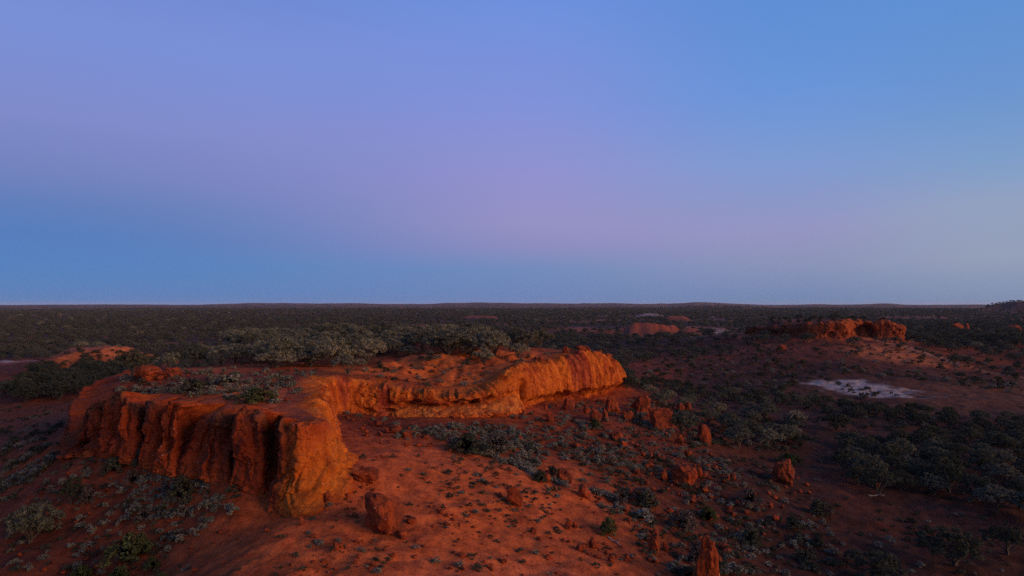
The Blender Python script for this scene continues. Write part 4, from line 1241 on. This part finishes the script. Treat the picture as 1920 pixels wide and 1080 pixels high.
# the scrub plain out to about three kilometres
def plain(n, r0, r1, dist, hlo, hhi, zone):
    rad = np.sqrt(rng.uniform(r0**2, r1**2, n)); a = np.radians(rng.uniform(-44, 44, n))
    x, y = rad * np.sin(a), rad * np.cos(a)
    px = 960 + F * x / y
    n1 = fbm2(x / 60, y / 60, 4, 121)
    bare = np.zeros(len(x))
    for i_, (mx, my, rx, ry, h, fl) in enumerate(MOUNDS[:10]):
        if i_ in (5, 6, 9): continue
        bare = np.maximum(bare, (np.hypot((x-mx)/rx, (y-my+ry*.8)/ry/1.7) < 1.15) * 0.97)
    bare = np.maximum(bare, pan_mask(x, y) > .3)
    for cx, cy, rx, ry in BARE:
        bare = np.maximum(bare, 0.85 * (np.hypot((x-cx)/rx, (y-cy)/ry) + .5 * fbm2(x / 12, y / 12, 3, 127) < .9))
    open_right = sstep(1050, 1130, px) * (1 - sstep(500, 800, rad)) * 0.55 + sstep(1130, 1400, px) * (1 - sstep(230, 330, rad)) * .45
    open_left = (1 - sstep(150, 175, rad)) * 0.97
    p = np.clip(1.0 - bare - open_right - open_left - sstep(.02, .28, n1) * .72 - sstep(.0, .25, fbm2(x / 220, y / 160, 3, 126)) * .25, 0, 1)
    sm, sf = mesa.sd(x, y), far.sd(x, y)
    p = p * (np.hypot((x + 122) / 26, (y - 205) / 24) > 1)
    p = p * (np.hypot((x + 160) / 26, (y - 214) / 24) > 1)
    m = (rng.uniform(size=len(x)) < p) & (sm < -8) & ((sf < -6) | (sf > 6)) & ~((px > 1180) & (rad < 235)) & ~((px > 1400) & (px < 1720) & (rad < 262))
    x, y = x[m], y[m]
    k = poisson(x, y, dist); x, y = x[k], y[k]
    z = Hs(x, y)
    for q, b, c in zip(x, y, z):
        cand.append((q, b, c, hlo + (hhi - hlo) * rng.uniform() ** 1.6, rng.uniform(1.0, 1.45), 0 if rng.uniform() < .05 else 2, zone))
plain(15000, 140, 420, 4.0, 1.6, 4.0, 'plain')
plain(34000, 420, 1000, 5.4, 1.8, 4.4, 'far plain')
plain(60000, 1000, 3400, 8.5, 3.0, 5.5, 'far plain')

cand = [c for c in cand if c[1] > 20]
size = np.array([c[3] * c[4] / c[1] for c in cand])
# a thing must stand inside the frame
inside = np.array([abs(c[0] / c[1]) < 0.74 for c in cand])
order = np.argsort(-size * inside)
ZONE = {
 'mesa': ('grey green rounded mulga tree in the dense grove on top of the near mesa', 'mulga grove on the near mesa'),
 'thicket': ('dark tree in the shaded thicket at the right edge of the valley floor', 'thicket on the right valley floor'),
 'creek': ('dark tree in the curved line along the dry creek below the far mesa', 'trees along the dry creek'),
 'slope': ('pale scrubby mulga on the slope between the near mesa and the dry creek', 'mulgas on the middle slope'),
 'gully': ('dark shrubby tree in the gully band behind the left end of the near mesa', 'trees in the left gully'),
 'far slope': ('small dark tree scattered on the dark slopes round the far mesa', 'trees on the far slopes'),
 'far mesa': ('small dark tree on the flat top of the far mesa', 'trees on the far mesa top'),
 'plain': ('grey green mulga tree on the scrub plain beyond the near mesa', 'mulga scrub on the plain'),
 'far plain': ('far off mulga tree on the scrub plain toward the horizon', 'far mulga scrub on the plain')}
PLANTS = []
taken = {0: 26, 1: 12, 2: 0, 3: 0}; rest = []
for i in order:
    x, y, z, h, w, sp, zone = cand[i]
    if inside[i] and taken[sp] < 292 and size[i] * F > 9:
        taken[sp] += 1
        e = place_tree(x, y, z, h, (MULGA, DARKT, PLAINT, MIDT)[sp], ZONE[zone][0], ZONE[zone][1], ('mulga_tree', 'dark_tree', 'scrub_tree', 'grey_tree')[sp], 'tree', wid=w)
        PLANTS.append((e, 960 + F * x / y, HOR - F * z / y, ('mulga tree', 'dark tree', 'scrub tree', 'grey tree')[sp]))
    else:
        rest.append(i)

# ---- one mass made of points that carry copies of given meshes
def mass(name, label, pts, scl, vid, meshes, mat_names=None, group=None):
    """pts (n,3), scl (n,3), vid (n): index into meshes, a list of tuples of meshes"""
    n = len(pts)
    me = bpy.data.meshes.new(name)
    me.vertices.add(n); me.vertices.foreach_set('co', np.asarray(pts, np.float32).ravel())
    a = me.attributes.new('scl', 'FLOAT_VECTOR', 'POINT'); a.data.foreach_set('vector', np.asarray(scl, np.float32).ravel())
    a = me.attributes.new('rot', 'FLOAT_VECTOR', 'POINT')
    a.data.foreach_set('vector', np.c_[np.zeros((n, 2)), rng.uniform(0, 6.28, n)].astype(np.float32).ravel())
    a = me.attributes.new('vid', 'INT', 'POINT'); a.data.foreach_set('value', np.asarray(vid, np.int32))
    o = bpy.data.objects.new(name, me); C.objects.link(o)
    tag(o, label, None, group, 'stuff')
    ng = bpy.data.node_groups.new(name, 'GeometryNodeTree')
    ng.interface.new_socket(name='Geometry', in_out='INPUT', socket_type='NodeSocketGeometry')
    ng.interface.new_socket(name='Geometry', in_out='OUTPUT', socket_type='NodeSocketGeometry')
    nd, lk = ng.nodes, ng.links
    gi, go = nd.new('NodeGroupInput'), nd.new('NodeGroupOutput')
    m2p = nd.new('GeometryNodeMeshToPoints')
    lk.new(gi.outputs[0], m2p.inputs['Mesh'])
    ip = nd.new('GeometryNodeInstanceOnPoints')
    lk.new(m2p.outputs[0], ip.inputs['Points'])
    join = nd.new('GeometryNodeJoinGeometry')
    for ms in reversed(meshes):          # the join lists its last link first
        inner = nd.new('GeometryNodeJoinGeometry')
        for mm in ms:
            src = next(ob for ob in bpy.data.objects if ob.data == mm)     # a plant that stands in the scene
            oi = nd.new('GeometryNodeObjectInfo'); oi.transform_space = 'ORIGINAL'; oi.inputs['Object'].default_value = src
            lk.new(oi.outputs['Geometry'], inner.inputs[0])
        g2i = nd.new('GeometryNodeGeometryToInstance'); lk.new(inner.outputs[0], g2i.inputs[0])
        lk.new(g2i.outputs[0], join.inputs[0])
    lk.new(join.outputs[0], ip.inputs['Instance'])
    ip.inputs['Pick Instance'].default_value = True
    def named(nm, t):
        q = nd.new('GeometryNodeInputNamedAttribute'); q.data_type = t; q.inputs['Name'].default_value = nm
        return q.outputs['Attribute']
    lk.new(named('vid', 'INT'), ip.inputs['Instance Index'])
    lk.new(named('scl', 'FLOAT_VECTOR'), ip.inputs['Scale'])
    e2r = nd.new('FunctionNodeEulerToRotation'); lk.new(named('rot', 'FLOAT_VECTOR'), e2r.inputs[0])
    lk.new(e2r.outputs[0], ip.inputs['Rotation'])
    lk.new(ip.outputs[0], go.inputs[0])
    md = o.modifiers.new('scatter', 'NODES'); md.node_group = ng
    return o

R = np.array([cand[i][:6] for i in rest])
vid = np.where(R[:, 5] == 0, rng.integers(0, 7, len(R)), np.choose(R[:, 5].astype(int), [0, 7, 11, 15]) + rng.integers(0, 4, len(R)))
mass('distant_scrub', 'mass of grey green mulga scrub covering the plain to the horizon', R[:, :3], np.c_[R[:, 3] * R[:, 4], R[:, 3] * R[:, 4], R[:, 3]], vid, MULGA + DARKT + PLAINT + MIDT)

# ---- saltbush and tussocks
low = []
def low_zone(poly, n, wlo, whi, salt_share, clump=0.0, zone='', dist=.5, cs=3.0):
    p = np.array(poly); lo, hi = p.min(0), p.max(0)
    px = rng.uniform(lo[0], hi[0], n * 3); py = rng.uniform(lo[1], hi[1], n * 3)
    m = in_poly(px, py, poly); px, py = px[m][:n], py[m][:n]
    x, y, z, ok = ground_many(px, py)
    x, y, z = x[ok], y[ok], z[ok]
    q = fbm2(x / cs, y / cs, 3, 131)
    m = (q > clump * rng.uniform(-.4, .5, len(q)) + (clump - 1) * .5) & (rng.uniform(size=len(q)) < (.40 if zone in ('bay', 'spur') else .55))
    x, y, z = x[m], y[m], z[m]
    for a, b, c in zip(x, y, z):
        w = wlo + (whi - wlo) * rng.uniform() ** 2
        low.append((a, b, c, w, w * rng.uniform(.55, .85), 0 if rng.uniform() < salt_share else 1, zone))
low_zone([(640,772),(780,800),(900,792),(1000,770),(1130,750),(1300,830),(1420,900),(1150,885),(1000,850),(900,840),(880,800),(760,828)], 1000, .3, .8, .72, .5, 'bay')
low_zone([(960,830),(1130,760),(1290,830),(1400,900),(1150,880)], 900, .28, .7, .7, .4, 'bay')
low_zone([(760,800),(960,800),(1030,850),(1000,890),(860,840)], 700, .35, .9, .8, .3, 'bay')
low_zone([(160,850),(330,885),(460,925),(450,960),(300,1040),(100,1000),(0,1000),(0,910)], 520, .3, .75, .62, .5, 'pillars')
low_zone([(270,890),(380,900),(420,950),(300,980),(230,950)], 230, .3, .8, .85, .3, 'pillars')
low_zone([(0,960),(320,1040),(380,1080),(0,1080)], 180, .25, .6, .5, .4, 'pillars')
low_zone([(60,850),(130,850),(60,900),(0,930),(0,880)], 260, .4, .9, .6, .2, 'pillars')
low_zone([(230,705),(430,690),(600,690),(590,760),(440,752),(200,738)], 520, .35, .9, .72, .4, 'top')
low_zone([(660,690),(800,670),(1060,660),(1120,660),(960,700),(900,735),(720,728)], 170, .3, .8, .6, .4, 'top')
low_zone([(650,800),(760,840),(1100,930),(1300,1080),(420,1080),(560,970),(700,900)], 420, .2, .55, .25, .4, 'spur')
low_zone([(760,850),(980,870),(1080,960),(1000,1000),(820,930)], 380, .2, .5, .2, .3, 'spur')
low_zone([(1100,840),(1420,860),(1560,1000),(1600,1080),(1250,1080),(1080,900)], 1100, .3, .8, .45, .4, 'right')
low_zone([(1420,860),(1600,830),(1900,960),(1900,1080),(1500,1080)], 420, .3, .8, .4, .6, 'right')
low_zone([(1180,745),(1440,780),(1500,850),(1300,840),(1180,790)], 700, .4, 1.1, .35, .3, 'right')
low_zone([(1180,650),(1440,640),(1700,650),(1900,690),(1920,740),(1700,710),(1560,700),(1440,742),(1200,712)], 1400, .5, 1.6, .3, .4, 'far', cs=12)
low_zone([(1560,716),(1690,742),(1600,748)], 90, .5, 1.3, .0, 0, 'far')
low_zone([(0,760),(150,765),(110,840),(0,870)], 240, .4, 1.0, .2, .4, 'left')
low_zone([(80,655),(280,660),(290,690),(60,690)], 150, .8, 2.1, .0, .2, 'left', cs=12)
low_zone([(1450,745),(1920,795),(1920,840),(1600,800)], 300, .5, 1.2, .2, .4, 'far', cs=8)
# the pale row that follows a runnel on the lower slope
for px, py in zip(np.linspace(960, 1060, 26), np.interp(np.linspace(960, 1060, 26), [960, 1000, 1060], [868, 890, 912])):
    low.append((*ground_at(px + rng.uniform(-3, 3), py + rng.uniform(-3, 3)), rng.uniform(.5, .9), .5, 0, 'row'))
for px in np.linspace(1108, 1160, 16):
    low.append((*ground_at(px, 922 + (px - 1108) * .26 + rng.uniform(-2, 2)), rng.uniform(.45, .8), .45, 0, 'row'))
LOWL = {
 'bay': ('below the bay wall of the near mesa', 'below the bay wall'), 'pillars': ('on the slope below the fluted pillars', 'below the pillars'),
 'top': ('on the red top of the near mesa', 'on the mesa top'), 'spur': ('on the bare red spur in front of the nose', 'on the red spur'),
 'right': ('on the dark slope and flat right of the spur', 'on the right slope'), 'far': ('on the slopes below the far mesa', 'below the far mesa'),
 'left': ('on the red flat beyond the left end of the mesa', 'on the left flat'), 'row': ('in the pale row along the runnel on the lower slope', 'in the runnel row')}
lsize = np.array([c[3] / c[1] for c in low])
linside = np.array([abs(c[0] / c[1]) < .73 and -c[2] / c[1] < .385 for c in low])
cnt = {0: 0, 1: 0}; lrest = []
for i in np.argsort(-lsize * linside):
    x, y, z, w, h, sp, zone = low[i]
    if linside[i] and cnt[sp] < 295:
        cnt[sp] += 1
        nm = 'saltbush' if sp == 0 else 'tussock'
        o = link(nm, random.choice(SALT if sp == 0 else TUFT))
        o.location = (x, y, z - .03); o.scale = (w, w, h); o.rotation_euler = (0, 0, random.uniform(0, 6.28))
        where, grp = LOWL[zone]
        PLANTS.append((o, 960 + F * x / y, HOR - F * z / y, 'pale saltbush' if sp == 0 else 'dark tussock'))
        tag(o, ('small pale grey saltbush ' if sp == 0 else 'small dark green tussock ') + where, 'shrub', ('saltbush ' if sp == 0 else 'tussocks ') + grp)
    else:
        lrest.append(i)
Lr = np.array([low[i][:6] for i in lrest])
for sp, nm, lab, ms in ((0, 'saltbush_cover', 'cover of tiny pale saltbush spread over the slopes', SALT), (1, 'tussock_cover', 'cover of tiny dark tussocks spread over the slopes', TUFT)):
    q = Lr[Lr[:, 5] == sp]
    mass(nm, lab, q[:, :3], q[:, [3, 3, 4]], rng.integers(0, len(ms), len(q)), [(m_,) for m_ in ms])

# ---- tell the plants apart by the landmark they stand nearest to
LAND = [(590, 770, 'the nose of the mesa'), (712, 960, 'the tilted slab below the nose'), (966, 930, 'the orange tooth boulder on the spur'), (1097, 925, 'the boulder in the pale row'),
        (1287, 895, 'the pitted boulder with a knob'), (1474, 885, 'the lone valley boulder'), (1324, 812, 'the tall red boulder'), (1242, 788, 'the massive square boulder'),
        (1149, 755, 'the pyramid shaped boulder'), (1125, 780, 'the twin pointed boulders'), (1331, 1050, 'the orange pinnacle'), (1227, 1018, 'the rounded upright boulder'),
        (1070, 985, 'the two egg shaped boulders'), (1100, 1025, 'the rubble heap on the spur'), (875, 830, 'the big dark green bush below the bay'), (735, 805, 'the broken slab below the bay'),
        (270, 700, 'the rounded red outcrop'), (483, 740, 'the bright green bush on the rim'), (428, 712, 'the pale bush on the mesa top'), (360, 722, 'the dark spreading bush on the mesa'),
        (624, 665, 'the largest domed mulga'), (518, 675, 'the wide low mulga'), (908, 668, 'the single mulga on the bank'), (1000, 650, 'the top of the orange bank'), (800, 650, 'the middle of the grove front'),
        (340, 910, 'the greyish bush below the pillars'), (240, 1020, 'the big green dome bush'), (58, 975, 'the umbrella shaped tree'), (133, 915, 'the dark twin crowned tree'), (125, 850, 'the left tip of the mesa'),
        (170, 670, 'the left red mound'), (25, 675, 'the left white pan'), (1625, 735, 'the white clay pan'), (1468, 652, 'the lone boulder below the far mesa'), (1625, 625, 'the cave of the far mesa'), (1690, 640, 'the right end of the far mesa'),
        (1647, 910, 'the bright stone under the dark trees'), (1652, 1060, 'the grey topped tree at the bottom'), (1790, 1020, 'the dark tree in the lower corner'), (1568, 790, 'the dark flat crowned tree'),
        (1278, 785, 'the mulga against the square boulder'), (1455, 810, 'the pale mulga on the slope'), (1205, 925, 'the low dry bush'), (1142, 980, 'the yellow green bush on the lower slope'), (1220, 628, 'the red mounds on the plain'),
        (1800, 615, 'the outcrop right of the far mesa'), (1480, 985, 'the small orange stone on the flat'), (1536, 950, 'the round grey bush on the flat'), (1168, 700, 'the right end of the near mesa'), (820, 1040, 'the loose stones on the spur'), (600, 1000, 'the ochre splinter below the nose')]
ORD = ['nearest', 'second nearest', 'third nearest', 'fourth nearest', 'fifth nearest', 'sixth nearest', 'seventh nearest', 'eighth nearest', 'ninth nearest', 'tenth nearest', 'eleventh nearest', 'twelfth nearest']
buckets = {}
for o, px, py, kd in PLANTS:
    d, lx, ly, nm = min((math.hypot(px - a, (py - b) * 1.6), a, b, n) for a, b, n in LAND)
    dx, dy = px - lx, (py - ly) * 1.6
    side = ('left of' if dx < 0 else 'right of') if abs(dx) > abs(dy) else ('behind' if dy < 0 else 'in front of')
    buckets.setdefault((kd, side, nm), []).append((d, o))
for (kd, side, nm), members in buckets.items():
    members.sort(key=lambda q: q[0])
    for (d, o), w_ in zip(members, ORD):
        if d < 230:
            o['label'] = ('%s %s %s %s' % (w_, kd, side, nm)) if len(members) > 1 else ('only small %s %s %s' % (kd, side, nm) if False else '%s %s %s %s' % (w_, kd, side, nm))

# ---- loose stones
STONE = [rock_mesh('stones', 700 + i, random.choice(['dome', 'block', 'lean']), 2, .2, 6) for i in range(5)]
sp_pts = []
for i, me_ in enumerate(STONE):
    px, py = [(868,1043),(1030,1046),(1120,1046),(590,1008),(838,985)][i]
    x, y, z = ground_at(px, py)
    o = link('stone', me_); o.scale = (.5, .42, .34); o.location = (x, y, z - .08)
    tag(o, 'fist like loose stone lying on the open red spur', 'stone', 'loose stones on the spur')
def stone_zone(poly, n, lo_, hi_):
    p = np.array(poly); lo, hi = p.min(0), p.max(0)
    px = rng.uniform(lo[0], hi[0], n); py = rng.uniform(lo[1], hi[1], n)
    m = in_poly(px, py, poly)
    x, y, z, ok = ground_many(px[m], py[m])
    q = (fbm2(x / 2.5, y / 2.5, 3, 141) > rng.uniform(-.2, .45, len(x))) & (rng.uniform(size=len(x)) < .6)
    for a, b, c in zip(x[ok & q], y[ok & q], z[ok & q]):
        sp_pts.append((a, b, c, lo_ + (hi_ - lo_) * rng.uniform() ** 6))
stone_zone([(540,960),(700,890),(1000,870),(1400,1080),(360,1080)], 5200, .06, .42)
stone_zone([(1000,760),(1180,745),(1420,880),(1500,1000),(1300,1080),(1000,860)], 4200, .10, .75)
stone_zone([(640,785),(1000,770),(960,840),(700,860)], 1600, .08, .6)
stone_zone([(0,900),(160,850),(460,930),(540,960),(360,1080),(0,1080)], 2600, .06, .4)
stone_zone([(240,700),(600,690),(590,760),(200,740)], 900, .1, .5)
stone_zone([(660,690),(1060,665),(1120,665),(960,700),(900,735),(720,728)], 1500, .1, .7)
for bx, by, bw in RUBBLE:
    for k in range(16):
        a = random.uniform(0, 6.28); d = bw * random.uniform(.5, 1.35); sx, sy = bx + d * math.cos(a), by + d * math.sin(a)
        sp_pts.append((sx, sy, float(Hs(np.array([sx]), np.array([sy]))[0]), bw * (.05 + .22 * random.random() ** 3)))
q = np.array(sp_pts)
mass('loose_stones', 'scatter of small loose red stones over the slopes', q[:, :3], np.c_[q[:, 3], q[:, 3] * .85, q[:, 3] * .65], rng.integers(0, 5, len(q)), [(m_,) for m_ in STONE])
print('things', len([o for o in C.objects if o.parent is None]), 'rest', len(rest), len(lrest), len(q), taken, cnt)
